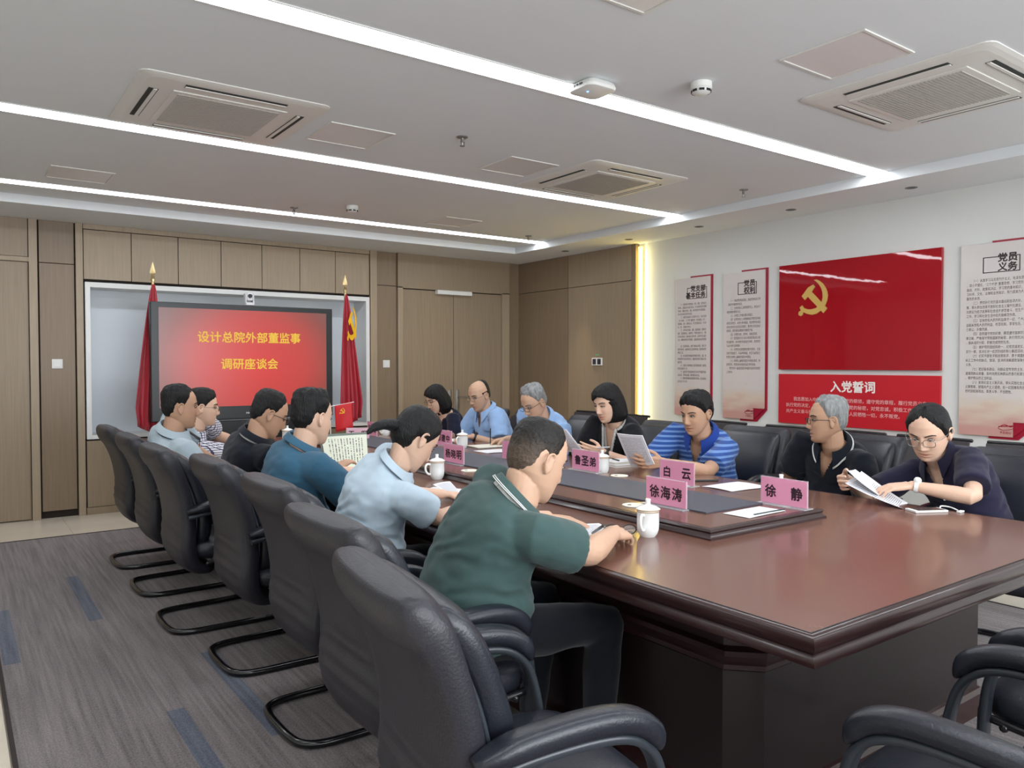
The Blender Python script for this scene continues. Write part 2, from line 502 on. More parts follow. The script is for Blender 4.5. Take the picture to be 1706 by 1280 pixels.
m_hatch = mat('access_hatch', (222, 220, 219), rough=0.3)
def hatch(x, y, lab, s_=.2):
    t = thing('ceiling_hatch', lab, 'hatch', (x, y, ZC), group='square ceiling hatches')
    f = MB()
    for (a, b_, c, d) in [(-s_, s_, s_ - .012, s_), (-s_, s_, -s_, -s_ + .012), (-s_, -s_ + .012, -s_ + .012, s_ - .012), (s_ - .012, s_, -s_ + .012, s_ - .012)]:
        f.box(a, b_, c, d, -.006, .004)
    f.build('frame', m_ac, t)
    MB().box(-s_ + .014, s_ - .014, -s_ + .014, s_ - .014, -.0025, .004).build('lid', m_hatch, t)
hatch(1.95, 4.34, 'square ceiling hatch beside the left air conditioner')
hatch(.775, 6.36, 'square ceiling hatch near the left end between the two far light strips')
hatch(3.19, 4.335, 'square ceiling hatch beside the middle air conditioner')
hatch(3.92, 6.37, 'square ceiling hatch between the far light strips, toward the double door')
hatch(3.22, 1.935, 'square ceiling hatch beside the air conditioner at the right')
hatch(2.0, 1.965, 'square ceiling hatch cut off by the top of the view')

def smoke(x, y, lab):
    t = thing('smoke_detector', lab, 'detector', (x, y, ZC))
    MB().lathe([(.0, -.001), (.052, -.001), (.052, -.028), (.047, -.033)], seg=24).build('base', m_plast, t, smooth=True, angle=40)
    MB().lathe([(.043, -.03), (.046, -.036), (.044, -.048), (.03, -.056), (.0, -.058)], seg=24).build('head', m_plast, t, smooth=True, angle=50)
    s_ = MB()
    for k in range(8):
        a = k * pi / 4
        s_.box(-.012, .012, -.0025, .0025, -.005, .005, rot=Matrix.Rotation(a + pi / 2, 3, 'Z'))
        for v in s_.bm.verts[-8:]: v.co += Vector((cos(a) * .0455, sin(a) * .0455, -.043))
    s_.build('vents', m_black, t)
smoke(2.96, 2.53, 'round white smoke detector right of the network box, near the nearest light strip')
smoke(2.82, 6.24, 'small round white smoke detector just before the farthest light strip')
wp = thing('network_box', 'white wireless access box hanging at the edge of the nearest light strip', 'network device', (2.54, 2.845, ZC))
wb_ = MB()
def rrb(w, h, z, r):
    pts = []
    for cx, cy, a0 in ((w - r, h - r, 0), (-w + r, h - r, 90), (-w + r, -h + r, 180), (w - r, -h + r, 270)):
        for k in range(6):
            a = radians(a0 + 18 * k); pts.append(Vector((cx + r * cos(a), cy + r * sin(a), z)))
    return pts
wb_.loft([rrb(.07, .07, .0, .03), rrb(.085, .085, -.012, .035), rrb(.092, .092, -.03, .04), rrb(.088, .088, -.041, .04), rrb(.078, .078, -.044, .04)])
wb_.build('casing', m_plast, wp, smooth=True, angle=40)
p_ = MB(); p_.box(-.094, -.088, -.03, -.012, -.03, -.02); p_.box(-.094, -.088, .0, .012, -.03, -.02); p_.box(-.094, -.088, .022, .03, -.03, -.02)
p_.build('ports', m_black, wp)
m_blue_led = mat('blue_led', (120, 160, 255), emit=(90, 140, 255), estr=3.0)
MB().lathe([(.0, -.047), (.005, -.047), (.005, -.043), (0, -.043)], c=(-.03, 0, 0), seg=10).build('indicator', m_blue_led, wp)
def sprinkler(x, y, lab):
    t = thing('sprinkler', lab, 'sprinkler', (x, y, ZC))
    MB().lathe([(.034, .002), (.034, -.006), (.02, -.012), (.0, -.012)], seg=18).build('escutcheon', m_steel, t, smooth=True, angle=40)
    s_ = MB(); s_.lathe([(.009, -.01), (.011, -.03), (.006, -.035), (.005, -.05)], seg=10)
    s_.tube([(.012, 0, -.03), (.013, 0, -.042), (.004, 0, -.054)], .003, seg=6); s_.tube([(-.012, 0, -.03), (-.013, 0, -.042), (-.004, 0, -.054)], .003, seg=6)
    s_.lathe([(.0, -.054), (.016, -.054), (.016, -.057), (0, -.057)], seg=12)
    s_.build('nozzle', m_steel, t, smooth=True, angle=40)
sprinkler(2.5, 3.96, 'steel ceiling sprinkler between the near and middle light strips')
sprinkler(5.03, 3.87, 'steel ceiling sprinkler toward the white wall, right of the middle air conditioner')
sprinkler(2.44, 6.6, 'steel ceiling sprinkler near the far light strip, above the screen')
sprinkler(4.985, 6.59, 'steel ceiling sprinkler near the double door end of the far light strip')
# recessed downlights in the ring above the right wall
m_warm = mat('warm_lamp', (255, 220, 170), emit=(255, 214, 160), estr=2.0)
for i, y in enumerate((2.0, 2.911, 3.913, 4.896, 5.826, 6.85)):
    t = thing('downlight', ['recessed dark downlight just outside the view at the right', 'recessed downlight above the red board, nearest the view',
        'recessed downlight second from the view, above the gap left of the red board', 'recessed downlight above the two narrow posters',
        'recessed downlight where the white wall meets the wood cladding', 'recessed downlight above the wood cladding, farthest away'][i], 'downlight', (5.71, y, ZR), group='recessed downlights')
    MB().lathe([(.030, .03), (.030, -.001), (.042, -.003), (.044, .001)], seg=24).build('ring', m_greyp if i else m_greyp, t, smooth=True, angle=40)
    MB().lathe([(.0, -.0008), (.029, -.0008), (.029, .02), (.0, .02)], seg=20).build('reflector', m_black, t)
    if y > 2.5:
        sd = bpy.data.lights.new('downlight_beam', 'SPOT'); sd.energy = 10 if i < 5 else 60; sd.color = (1, .86, .66); sd.spot_size = radians(50); sd.spot_blend = .7; sd.shadow_soft_size = .03
        so = bpy.data.objects.new('downlight_beam', sd); COL.objects.link(so); so.parent = t; so.location = (.03, 0, -.02); so.rotation_euler = (0, radians(7), 0)
# ---------------------------------------------------------------- conference table
def wood_gloss(name, c, rough=.22, var=.07, axis=(2.5, .25, 2.5)):
    return mat(name, c, rough=rough, var=var, vscale=6, stretch=axis, coat=.25, spec=.5)
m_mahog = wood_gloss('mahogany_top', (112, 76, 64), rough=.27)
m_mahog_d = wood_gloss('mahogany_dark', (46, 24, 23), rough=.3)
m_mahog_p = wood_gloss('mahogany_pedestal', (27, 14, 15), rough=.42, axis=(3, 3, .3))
TX0, TX1, TY0, TY1 = 1.645, 3.60, 1.052, 6.80
tb = thing('conference_table', 'long dark red mahogany conference table with moulded edge', 'table', (2.6225, 3.9, 0))
tcx, tcy = 2.6225, 3.9
def frame_rings(prof, x0, x1, y0, y1):
    return [[Vector((x0 - tcx + i, y0 - tcy + i, z)), Vector((x1 - tcx - i, y0 - tcy + i, z)),
             Vector((x1 - tcx - i, y1 - tcy - i, z)), Vector((x0 - tcx + i, y1 - tcy - i, z))] for i, z in prof]
e = MB()
e.loft(frame_rings([(.03, .676), (.001, .676), (.0, .680), (.002, .690), (.010, .697), (.012, .704), (.004, .712), (.0, .722), (.001, .735), (.005, .743), (.009, .7475), (.018, .75), (.03, .7495)], TX0, TX1, TY0, TY1))
e.build('edge_moulding', m_mahog_d, tb, smooth=True, angle=42)
MB().box(TX0 + .03 - tcx, TX1 - .03 - tcx, TY0 + .03 - tcy, TY1 - .03 - tcy, .70, .7505).build('tabletop', m_mahog, tb)
b = MB()
for (x0_, x1_, y0_, y1_) in [(TX0 + .026, TX1 - .026, TY0 + .026, TY0 + .030), (TX0 + .026, TX1 - .026, TY1 - .030, TY1 - .026), (TX0 + .026, TX0 + .030, TY0 + .03, TY1 - .03), (TX1 - .030, TX1 - .026, TY0 + .03, TY1 - .03)]:
    b.box(x0_ - tcx, x1_ - tcx, y0_ - tcy, y1_ - tcy, .74, .7508)
b.build('inlay_line', m_black, tb)
def octo(x0, x1, y0, y1, c, z):
    return [Vector((x - tcx, y - tcy, z)) for x, y in ((x0 + c, y0), (x1 - c, y0), (x1, y0 + c), (x1, y1 - c), (x1 - c, y1), (x0 + c, y1), (x0, y1 - c), (x0, y0 + c))]
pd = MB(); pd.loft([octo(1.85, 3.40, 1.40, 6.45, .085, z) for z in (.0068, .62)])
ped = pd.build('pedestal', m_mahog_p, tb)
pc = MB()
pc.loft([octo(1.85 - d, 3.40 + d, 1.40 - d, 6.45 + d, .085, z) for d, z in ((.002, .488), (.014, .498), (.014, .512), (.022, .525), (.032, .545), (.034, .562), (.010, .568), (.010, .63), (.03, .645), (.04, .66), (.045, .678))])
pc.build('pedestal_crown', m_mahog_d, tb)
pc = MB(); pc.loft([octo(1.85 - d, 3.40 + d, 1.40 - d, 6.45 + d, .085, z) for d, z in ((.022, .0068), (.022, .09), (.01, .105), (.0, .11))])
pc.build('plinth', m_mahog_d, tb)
PX0, PX1, PY0, PY1 = 2.245, 2.985, 1.86, 6.05
r = MB()
r.loft(frame_rings([(.0, .750), (.0, .757), (.010, .764), (.013, .772), (.008, .780), (.012, .788), (.03, .790), (.031, .7895)], PX0, PX1, PY0, PY1))
rz_ = r.build('riser_moulding', m_mahog_d, tb, smooth=True, angle=42)
MB().box(PX0 + .03 - tcx, PX1 - .03 - tcx, PY0 + .03 - tcy, PY1 - .03 - tcy, .755, .7905).build('riser_top', m_mahog, tb)
ZT, ZP = .7506, .7907
m_mat = mat('desk_mat_grey', (72, 74, 84), rough=.55, bump=.08, bscale=300)
rn = MB().box(2.475, 2.845, 2.075, 5.9, ZP, ZP + .007, bev=.002).build('desk_runner', m_mat)
tag(rn, 'long dark grey leather runner along the middle of the table', 'table runner')

# ---------------------------------------------------------------- leather conference chair (facing local +x)
m_lea = mat('chair_leather', (36, 35, 42), rough=.42, bump=.12, bscale=180, var=.06, vscale=6)
m_lea_in = mat('chair_leather_inner', (29, 32, 40), rough=.34, bump=.1, bscale=160)
m_lea_nv = mat('chair_leather_seat', (38, 40, 48), rough=.36, bump=.1, bscale=160)
m_armf = mat('chair_arm_frame', (46, 51, 57), rough=.3)
m_tubeb = mat('chair_black_tube', (20, 19, 22), rough=.18, coat=.3)

def sell(c, U, V, a, b, p=.5, n=28):
    out = []
    for j in range(n):
        t = 2 * pi * j / n
        ct, st = cos(t), sin(t)
        out.append(c + U * (a * math.copysign(abs(ct) ** p, ct)) + V * (b * math.copysign(abs(st) ** p, st)))
    return out
UY = Vector((0, 1, 0))
def chair(label):
    t = thing('leather_chair', label, 'chair', (0, 0, 0))
    # outer back shell: stations (x, z, half width, half thickness)
    st = [(-.05, .315, .17, .012), (-.085, .318, .205, .022), (-.135, .335, .225, .033), (-.172, .375, .236, .042), (-.188, .43, .243, .047), (-.189, .48, .246, .047),
          (-.186, .53, .247, .046), (-.185, .58, .248, .045), (-.19, .63, .25, .044), (-.200, .69, .252, .044), (-.215, .75, .254, .044), (-.235, .81, .256, .046), (-.258, .865, .257, .050),
          (-.282, .905, .256, .054), (-.303, .935, .252, .047), (-.314, .952, .243, .033), (-.318, .963, .222, .012)]
    dn = [catmull([(a[0], a[1], a[2]) for a in st], 4), catmull([(a[3], 0, 0) for a in st], 4)]
    st = [(p.x, p.y, p.z, max(.01, q.x)) for p, q in zip(*dn)]
    b = MB(); R = []
    for i, (x, z, w, th) in enumerate(st):
        x0, z0 = st[max(i - 1, 0)][:2]; x1, z1 = st[min(i + 1, len(st) - 1)][:2]
        T = Vector((x1 - x0, 0, z1 - z0)).normalized(); N = UY.cross(T)
        rg = sell(Vector((x, 0, z)), UY, N, w, th, p=.42 if i < 52 else .5)
        for v in rg:
            if (v - Vector((x, 0, z))).dot(N) < 0:
                y = v.y / .25
                if z > .36 and z < .62: v += N * (.0065 * (sin(z * 118 + y * y * 2.4 + .5 * sin(z * 40)) * .5 + .5) ** .7 * (1 - y ** 4) * sstep(.36, .4, z) * sstep(.62, .55, z))
                v += N * (-.012 * (1 - y * y))
        R.append(rg)
    b.loft(R)
    sh = b.build('backrest', m_lea, t, smooth=True, angle=60)
    # inner cushion on the front of the back
    st2 = [(-.120, .45, .20, .03), (-.110, .50, .222, .045), (-.105, .57, .226, .05), (-.112, .64, .228, .048), (-.130, .71, .23, .045), (-.153, .78, .232, .043), (-.182, .84, .233, .043), (-.212, .885, .231, .040), (-.240, .915, .222, .028), (-.258, .93, .20, .010)]
    b = MB(); R = []
    for i, (x, z, w, th) in enumerate(st2):
        x0, z0 = st2[max(i - 1, 0)][:2]; x1, z1 = st2[min(i + 1, len(st2) - 1)][:2]
        T = Vector((x1 - x0, 0, z1 - z0)).normalized(); N = UY.cross(T)
        R.append(sell(Vector((x, 0, z)), UY, N, w, th, p=.5))
    b.loft(R)
    b.build('back_cushion', m_lea_in, t, smooth=True, angle=70)
    for s_ in (-1, 1):
        pp = MB(); pp.tube(catmull([(-.165, s_ * .228, .46), (-.150, s_ * .234, .6), (-.172, s_ * .237, .72), (-.225, s_ * .238, .85), (-.268, s_ * .22, .925)], 4), .006, seg=6)
        pp.build('piping', m_armf, sh, smooth=True)
    # seat
    b = MB()
    R = [sell(Vector((.055, 0, z)), Vector((1, 0, 0)), UY, a, w, p=.4) for z, a, w in ((.375, .19, .20), (.38, .215, .225), (.41, .232, .243), (.44, .235, .246), (.462, .225, .235), (.474, .19, .20), (.478, .12, .13))]
    b.loft(R); b.build('seat', m_lea_nv, t, smooth=True, angle=70)
    for s_ in (-1, 1):
        path = catmull([(-.205, s_ * .272, .648), (-.10, s_ * .278, .668), (.03, s_ * .28, .676), (.13, s_ * .28, .668), (.195, s_ * .279, .638), (.228, s_ * .277, .585)], 5)
        pm = MB(); R = []
        for i, p in enumerate(path):
            T = (path[min(i + 1, len(path) - 1)] - path[max(i - 1, 0)]).normalized(); N = T.cross(UY) * -1
            f = i / (len(path) - 1); k = min(1, .35 + 4 * f, .25 + 5 * (1 - f))
            R.append(sell(p + N * .004, UY, N, .034 * min(1, k + .2), .026 * k, p=.7, n=16))
        pm.loft(R); am = pm.build('armrest', m_lea_in, t, smooth=True, angle=70)
        fp = catmull([(-.20, s_ * .266, .612), (-.08, s_ * .275, .632), (.06, s_ * .278, .636), (.15, s_ * .278, .62), (.205, s_ * .276, .575), (.232, s_ * .272, .50), (.245, s_ * .265, .40), (.25, s_ * .258, .30)], 5)
        fm = MB(); R = []
        for i, p in enumerate(fp):
            T = (fp[min(i + 1, len(fp) - 1)] - fp[max(i - 1, 0)]).normalized(); N = T.cross(UY) * -1
            R.append(sell(p, UY, N, .024, .012, p=.6, n=14))
        fm.loft(R); fm.build('arm_frame', m_armf, am, smooth=True, angle=70)
    tp = []
    half = [(.25, .258, .42), (.256, .256, .25), (.262, .25, .09), (.245, .242, .026), (.19, .238, .018), (.0, .232, .016), (-.17, .226, .016), (-.245, .19, .017), (-.268, .11, .018), (-.272, 0, .018)]
    pts = [Vector(p) for p in half] + [Vector((p[0], -p[1], p[2])) for p in reversed(half[:-1])]
    b = MB(); b.tube(catmull(pts, 5), .0155, seg=10)
    b.tube([(.20, -.255, .385), (.20, .255, .385)], .012, seg=8); b.tube([(-.10, -.235, .36), (.25, -.25, .40)], .012, seg=8); b.tube([(-.10, .235, .36), (.25, .25, .40)], .012, seg=8)
    b.build('frame', m_tubeb, t, smooth=True, angle=70)
    return t
LEFT = [  # x, y, rot, label
    (1.02, 1.44, -8, 'empty dark leather chair nearest the view, on the left side of the table'),
    (1.165, 2.12, 0, 'dark leather chair behind the man in the dark green polo shirt'),
    (1.26, 2.88, 0, 'dark leather chair behind the woman in the light blue shirt'),
    (1.255, 3.68, 0, 'dark leather chair behind the man in the teal blue shirt'),
    (1.165, 4.40, 0, 'dark leather chair behind the man in the black polo shirt on the left side'),
    (1.17, 5.19, 0, 'dark leather chair behind the man in the grey blue polo shirt'),
    (1.17, 5.96, 0, 'dark leather chair farthest away on the left side of the table')]
ch0 = chair(LEFT[0][3])
G_CH = 'leather chairs around the table'
ch0['group'] = G_CH
ch0.location = (LEFT[0][0], LEFT[0][1], .006); ch0.rotation_euler = (0, 0, radians(LEFT[0][2]))
for x, y, a, lab in LEFT[1:]: dup(ch0, (x, y, .006), radians(a), lab, G_CH)
RIGHT = [
    (4.02, 1.62, 180, 'dark leather chair of the woman in the navy shirt at the right'),
    (4.24, 2.58, 176, 'dark leather chair of the man in the black polo shirt with white collar stripes'),
    (4.17, 3.30, 183, 'dark leather chair of the man in the blue striped polo shirt'),
    (4.05, 4.0, 180, 'dark leather chair of the woman in the black jacket'),
    (3.98, 4.78, 180, 'dark leather chair of the grey haired man writing'),
    (4.02, 5.62, 180, 'dark leather chair of the balding man in the light blue shirt'),
    (4.0, 6.25, 180, 'dark leather chair of the woman in navy at the far end')]
for x, y, a, lab in RIGHT: dup(ch0, (x, y, .006), radians(a), lab, G_CH)
dup(ch0, (1.84, .70, .006), radians(93), 'leather chair at the near table end, cut off by the lower edge of the view', G_CH)
dup(ch0, (2.60, .72, .006), radians(90), 'dark leather chair at the near table end, at the right edge of the view', G_CH)

# ---------------------------------------------------------------- row of low backed chairs along the white wall
m_wch = mat('visitor_chair_back', (52, 46, 48), rough=.5, bump=.1, bscale=120)
m_wch2 = mat('visitor_chair_seat', (40, 38, 42), rough=.5)
def wall_chair(label):
    t = thing('visitor_chair', label, 'chair')
    b = MB(); R = []
    for i in range(9):
        f = i / 8; z = .60 + .30 * f; x = -.20 - .06 * f - .02 * f * f
        w = .235 - .01 * (1 - f)
        R.append([Vector((x + .03 * (y / .24) ** 2 + d, y * w / .24, z)) for y, d in
                  [(-.24, 0), (-.16, 0), (-.08, 0), (0, 0), (.08, 0), (.16, 0), (.24, 0), (.24, -.02), (.16, -.025), (.08, -.025), (0, -.025), (-.08, -.025), (-.16, -.025), (-.24, -.02)]])
    b.loft(R); b.build('backrest', m_wch, t, smooth=True, angle=50)
    b = MB(); b.tube([(-.285, -.235, .905), (-.315, 0, .905), (-.285, .235, .905)], .012, seg=8); b.build('top_rail', m_black, t, smooth=True)
    b = MB(); R = [sell(Vector((.02, 0, z)), Vector((1, 0, 0)), UY, a, w, p=.4) for z, a, w in ((.41, .20, .21), (.42, .225, .235), (.45, .23, .24), (.465, .21, .22))]
    b.loft(R); b.build('seat', m_wch2, t, smooth=True, angle=60)
    for sx, sy in ((1, 1), (1, -1), (-1, 1), (-1, -1)):
        b = MB()
        if sx > 0: b.tube([(.21, sy * .215, .42), (.23, sy * .225, .02)], .012, seg=8)
        else: b.tube(catmull([(-.265, sy * .20, .86), (-.21, sy * .21, .6), (-.19, sy * .215, .42), (-.24, sy * .225, .02)], 4), .012, seg=8)
        b.build('leg', m_black, t, smooth=True)
    return t
WL = ['visitor chair by the white wall, right of the woman in navy', 'visitor chair by the white wall, behind the head of the woman in navy',
      'visitor chair by the wall, right of the head of the man in black polo', 'visitor chair by the wall, left of the head of the man in black polo',
      'visitor chair by the wall, behind the head of the man in striped shirt', 'visitor chair right behind the head of the woman in the black jacket',
      'visitor chair left of the head of the woman in the black jacket']
wc0 = None
for (y, lab) in zip((1.93, 2.5, 3.06, 3.55, 4.22, 5.3, 5.85), WL):
    if wc0 is None:
        wc0 = wall_chair(lab); wc0['group'] = 'visitor chairs along the wall'
        wc0.location = (4.93 + .02, y, .006); wc0.rotation_euler = (0, 0, pi)
    else: dup(wc0, (4.95, y, .006), pi, lab, 'visitor chairs along the wall')

# ---------------------------------------------------------------- big display on its stand
m_bez = mat('display_bezel', (26, 30, 31), rough=.35)
def screen_mat():
    m = bpy.data.materials.new('display_picture'); m.use_nodes = True
    nt = m.node_tree; n = nt.nodes; l = nt.links; b = n['Principled BSDF']
    b.inputs['Base Color'].default_value = (.02, .02, .02, 1); b.inputs['Roughness'].default_value = .25
    tc = n.new('ShaderNodeTexCoord')
    mp = n.new('ShaderNodeMapping'); mp.inputs['Location'].default_value = (-.06, 0, .06); mp.inputs['Scale'].default_value = (1.02, 0, 1.25)
    l.new(tc.outputs['Object'], mp.inputs['Vector'])
    ln = n.new('ShaderNodeVectorMath'); ln.operation = 'LENGTH'; l.new(mp.outputs['Vector'], ln.inputs[0])
    cr = n.new('ShaderNodeValToRGB'); l.new(ln.outputs['Value'], cr.inputs['Fac'])
    e = cr.color_ramp.elements
    e[0].position = .1; e[0].color = rgb(226, 48, 40); e[1].position = 1.0; e[1].color = rgb(128, 84, 78)
    k = e.new(.55); k.color = rgb(206, 58, 50); k = e.new(.85); k.color = rgb(150, 70, 60)
    b.inputs['Emission Strength'].default_value = .50
    l.new(cr.outputs['Color'], b.inputs['Emission Color'])
    return m
m_scr = screen_mat()
m_ytxt = mat('yellow_screen_lettering', (30, 25, 5), emit=(248, 205, 60), estr=.52)
ds = thing('display_screen', 'large flat display on a stand showing yellow Chinese lettering on red', 'screen', (2.335, 7.62, 0))
MB().box(-.868, .868, -.03, .05, .868, 1.966, bev=.008).build('bezel', m_bez, ds)
pic = MB().box(-.80, .80, -.0335, -.028, .995, 1.915); 
for v in pic.bm.verts: v.co.z -= 1.455
pic.build('picture', m_scr, ds, loc=(0, 0, 1.455))
put_text('lettering', text_mesh('设计总院外部董监事', w=.985, bold=.018, depth=0), m_ytxt, ds, (.03, -.036, 1.655))
put_text('lettering', text_mesh('调研座谈会', w=.545, bold=.018), m_ytxt, ds, (.02, -.036, 1.40))
put_text('maker_mark', text_mesh('MAXHUB', w=.10, bold=.02), m_plast, ds, (.03, -.034, .925))
sd_ = MB(); sd_.box(-.62, -.56, -.01, .05, .1, .9, bev=.004); sd_.box(.56, .62, -.01, .05, .1, .9, bev=.004)
sd_.box(-.66, -.52, -.30, .30, .06, .11, bev=.006); sd_.box(.52, .66, -.30, .30, .06, .11, bev=.006); sd_.box(-.56, .56, .0, .04, .3, .36)
for sx in (-.59, .59):
    for sy in (-.26, .26): sd_.tube([(sx - .015, sy, .03), (sx + .015, sy, .03)], .03, seg=14)
sd_.build('stand', m_bez, ds)
MB().box(-.5, .5, -.04, .06, .56, .85, bev=.006).build('equipment_box', m_black, ds)
cm = thing('conference_camera', 'small silver white conference camera on top of the large display', 'camera', (2.362, 7.63, 1.967))
m_silver = mat('silver_plastic', (206, 206, 208), rough=.35)
b = MB(); b.box(-.042, .042, -.045, .045, 0, .028, bev=.006); b.box(-.042, -.030, -.035, .035, .02, .115, bev=.004); b.box(.030, .042, -.035, .035, .02, .115, bev=.004)
b.build('base', m_silver, cm)
b = MB(); b.box(-.029, .029, -.04, .04, .045, .122, bev=.012); b.build('head', m_silver, cm)
b = MB(); b.lathe([(.0, 0), (.021, 0), (.019, .012), (.0, .012)], seg=20)
for v in b.bm.verts: v.co = Vector((v.co.x, -v.co.z - .038, v.co.y + .09))
b.build('lens', m_black, cm, smooth=True, angle=40)

# ---------------------------------------------------------------- emblem outline shared by board, flags and small flag
SICK = [(815, 360), (870, 353), (935, 385), (1003, 440), (1060, 520), (1095, 600), (1106, 675), (1094, 760), (1055, 850), (970, 945), (880, 1000), (780, 1017), (680, 993), (592, 955), (585, 1005), (545, 1030), (503, 1012), (490, 975), (510, 935), (545, 925), (520, 862), (572, 825), (612, 880), (690, 908), (770, 912), (860, 893), (935, 845), (985, 775), (1003, 700), (997, 610), (972, 530), (925, 455), (870, 400)]
HAM = [(560, 650), (695, 492), (745, 470), (800, 445), (842, 488), (770, 578), (1098, 912), (1020, 997), (693, 668), (630, 727)]
def emblem(size, depth=.004):
    b = MB()
    for poly, dz in ((SICK, 0), (HAM, .0004)):
        pts = [((x - 798) / 675 * size, -(y - 690) / 675 * size) for x, y in poly]
        vf = [b.bm.verts.new((x, -dz - depth, z)) for x, z in pts]; vb = [b.bm.verts.new((x, 0, z)) for x, z in pts]
        f = b.bm.faces.new(vf); n = len(pts)
        for i in range(n): b.bm.faces.new((vf[i], vb[i], vb[(i + 1) % n], vf[(i + 1) % n]))
    b.bm.normal_update()
    bmesh.ops.triangulate(b.bm, faces=[f for f in b.bm.faces if len(f.verts) > 4], ngon_method='EAR_CLIP')
    return b

# ---------------------------------------------------------------- standing flags
m_flag = mat('red_flag_satin', (168, 18, 40), rough=.45, sheen=.3, var=.05, vscale=5)
m_gold = mat('gold_print', (236, 180, 30), rough=.5)
m_brass = mat('flagpole_brass', (214, 190, 140), rough=.28, metal=.8)
def flag(x, y, label, sgn):
    t = thing('standing_flag', label, 'flag', (x, y, 0))
    b = MB(); b.lathe([(.0, 0), (.17, 0), (.17, .02), (.06, .04), (.03, .07), (.0, .07)], seg=28); b.build('base', m_brass, t, smooth=True, angle=40)
    b = MB(); b.tube([(0, 0, .05), (0, 0, 2.17)], .013, seg=12); b.build('pole', m_brass, t, smooth=True)
    b = MB(); b.lathe([(.0, 2.155), (.02, 2.16), (.022, 2.18), (.012, 2.195), (.018, 2.205), (.008, 2.22), (.006, 2.225), (.0, 2.225)], seg=14)
    b.loft([[Vector((0 + a * w, c * d, z)) for a, c in ((1, 0), (0, 1), (-1, 0), (0, -1))] for z, w, d in ((2.215, .004, .004), (2.235, .026, .009), (2.255, .024, .008), (2.34, .001, .001))])
    b.build('finial', m_brass, t)
    # draped cloth: gathers at the top, widens downwards, loose folds
    b = MB(); R = []
    for i in range(30):
        f = i / 29; z = 2.13 - 1.36 * f
        half = .012 + .135 * (f ** .75) * (1 - .25 * sstep(.85, 1, f))
        cx = sgn * .045 * f
        row = []
        for j in range(40):
            u = j / 39 * 2 - 1
            fold = (.010 + .035 * f) * (sin(u * 9 + 1.1 * f) + .5 * sin(u * 17 + 2.3))
            drop = -.12 * f * abs(u) * (1 if u * sgn > 0 else .4)
            row.append(Vector((cx + u * half, -.028 - .012 * f + fold * .6, z - drop * .5)))
        R.append(row)
    for k in range(len(R) - 1): pass
    b.loft(R, closed=False, caps=False)
    cl = b.build('cloth', m_flag, t, smooth=True)
    so = cl.modifiers.new('thick', 'SOLIDIFY'); so.thickness = .003
    return t
f1 = flag(1.525, 7.76, 'red flag on a brass pole, half hidden behind the left edge of the display', -1)
f2 = flag(3.395, 7.70, 'red flag with yellow emblem on a brass pole right of the display', 1)
f1.rotation_euler = (0, 0, 0)
eb = emblem(.36)
for v in eb.bm.verts: v.co = Vector((v.co.x * .42 + .035, v.co.y - .085 + .5 * (v.co.x * .42), v.co.z + 1.82))
eb.build('emblem', m_gold, f2)
f1.scale = (1, 1, 1)

# ---------------------------------------------------------------- boards and posters on the white wall
def gloss_board(name, c, wav=.0):
    m = mat(name, c, rough=.02, spec=.5)
    nt = m.node_tree; n = nt.nodes; l = nt.links; b = n['Principled BSDF']
    tc = n.new('ShaderNodeTexCoord'); nz = n.new('ShaderNodeTexNoise'); nz.inputs['Scale'].default_value = 8.0; nz.inputs['Detail'].default_value = 2
    l.new(tc.outputs['Object'], nz.inputs['Vector'])
    bp = n.new('ShaderNodeBump'); bp.inputs['Strength'].default_value = wav; bp.inputs['Distance'].default_value = .02
    l.new(nz.outputs['Fac'], bp.inputs['Height']); l.new(bp.outputs['Normal'], b.inputs['Normal'])
    return m
m_redb = gloss_board('red_acrylic', (158, 12, 27), .012)
m_redb2 = mat('red_board_matte', (188, 13, 31), rough=.5)
m_goldm = mat('gold_emblem', (202, 164, 84), rough=.4)
m_wtxt = mat('white_lettering', (236, 226, 220), rough=.5)
m_ptxt = mat('pale_lettering', (226, 170, 168), rough=.5)
bd = thing('red_board', 'glossy red wall board with gold hammer and sickle emblem', 'wall board', (XR - .002, 3.523, 1.35))
MB().box(-.03, 0, -.70, .70, 0, .92, bev=.002).build('panel', m_redb, bd)
eo = emblem(.305, .006).build('emblem', m_goldm, bd, loc=(-.031, 3.884 - 3.523, 1.968 - 1.35)); eo.rotation_euler = (0, 0, FACE_MX)
ob = thing('oath_board', 'red wall board with white oath text below the red emblem board', 'wall board', (XR - .002, 3.523, .875))
MB().box(-.025, 0, -.70, .70, 0, .435, bev=.002).build('panel', m_redb2, ob)
put_text('heading', text_mesh('入党誓词', w=.385, bold=.03), m_wtxt, ob, (-.0265, -.0, .335), FACE_MX)
oath = '　　我志愿加入中国共产党，拥护党的纲领，遵守党的章程，履行党员义务，\n执行党的决定，严守党的纪律，保守党的秘密，对党忠诚，积极工作，为\n共产主义奋斗终身，随时准备为党和人民牺牲一切，永不叛党。'
put_text('oath_text', text_mesh(oath, w=1.24, bold=.008, align='LEFT', line=1.45), m_ptxt, ob, (-.0265, .0, .165), FACE_MX)

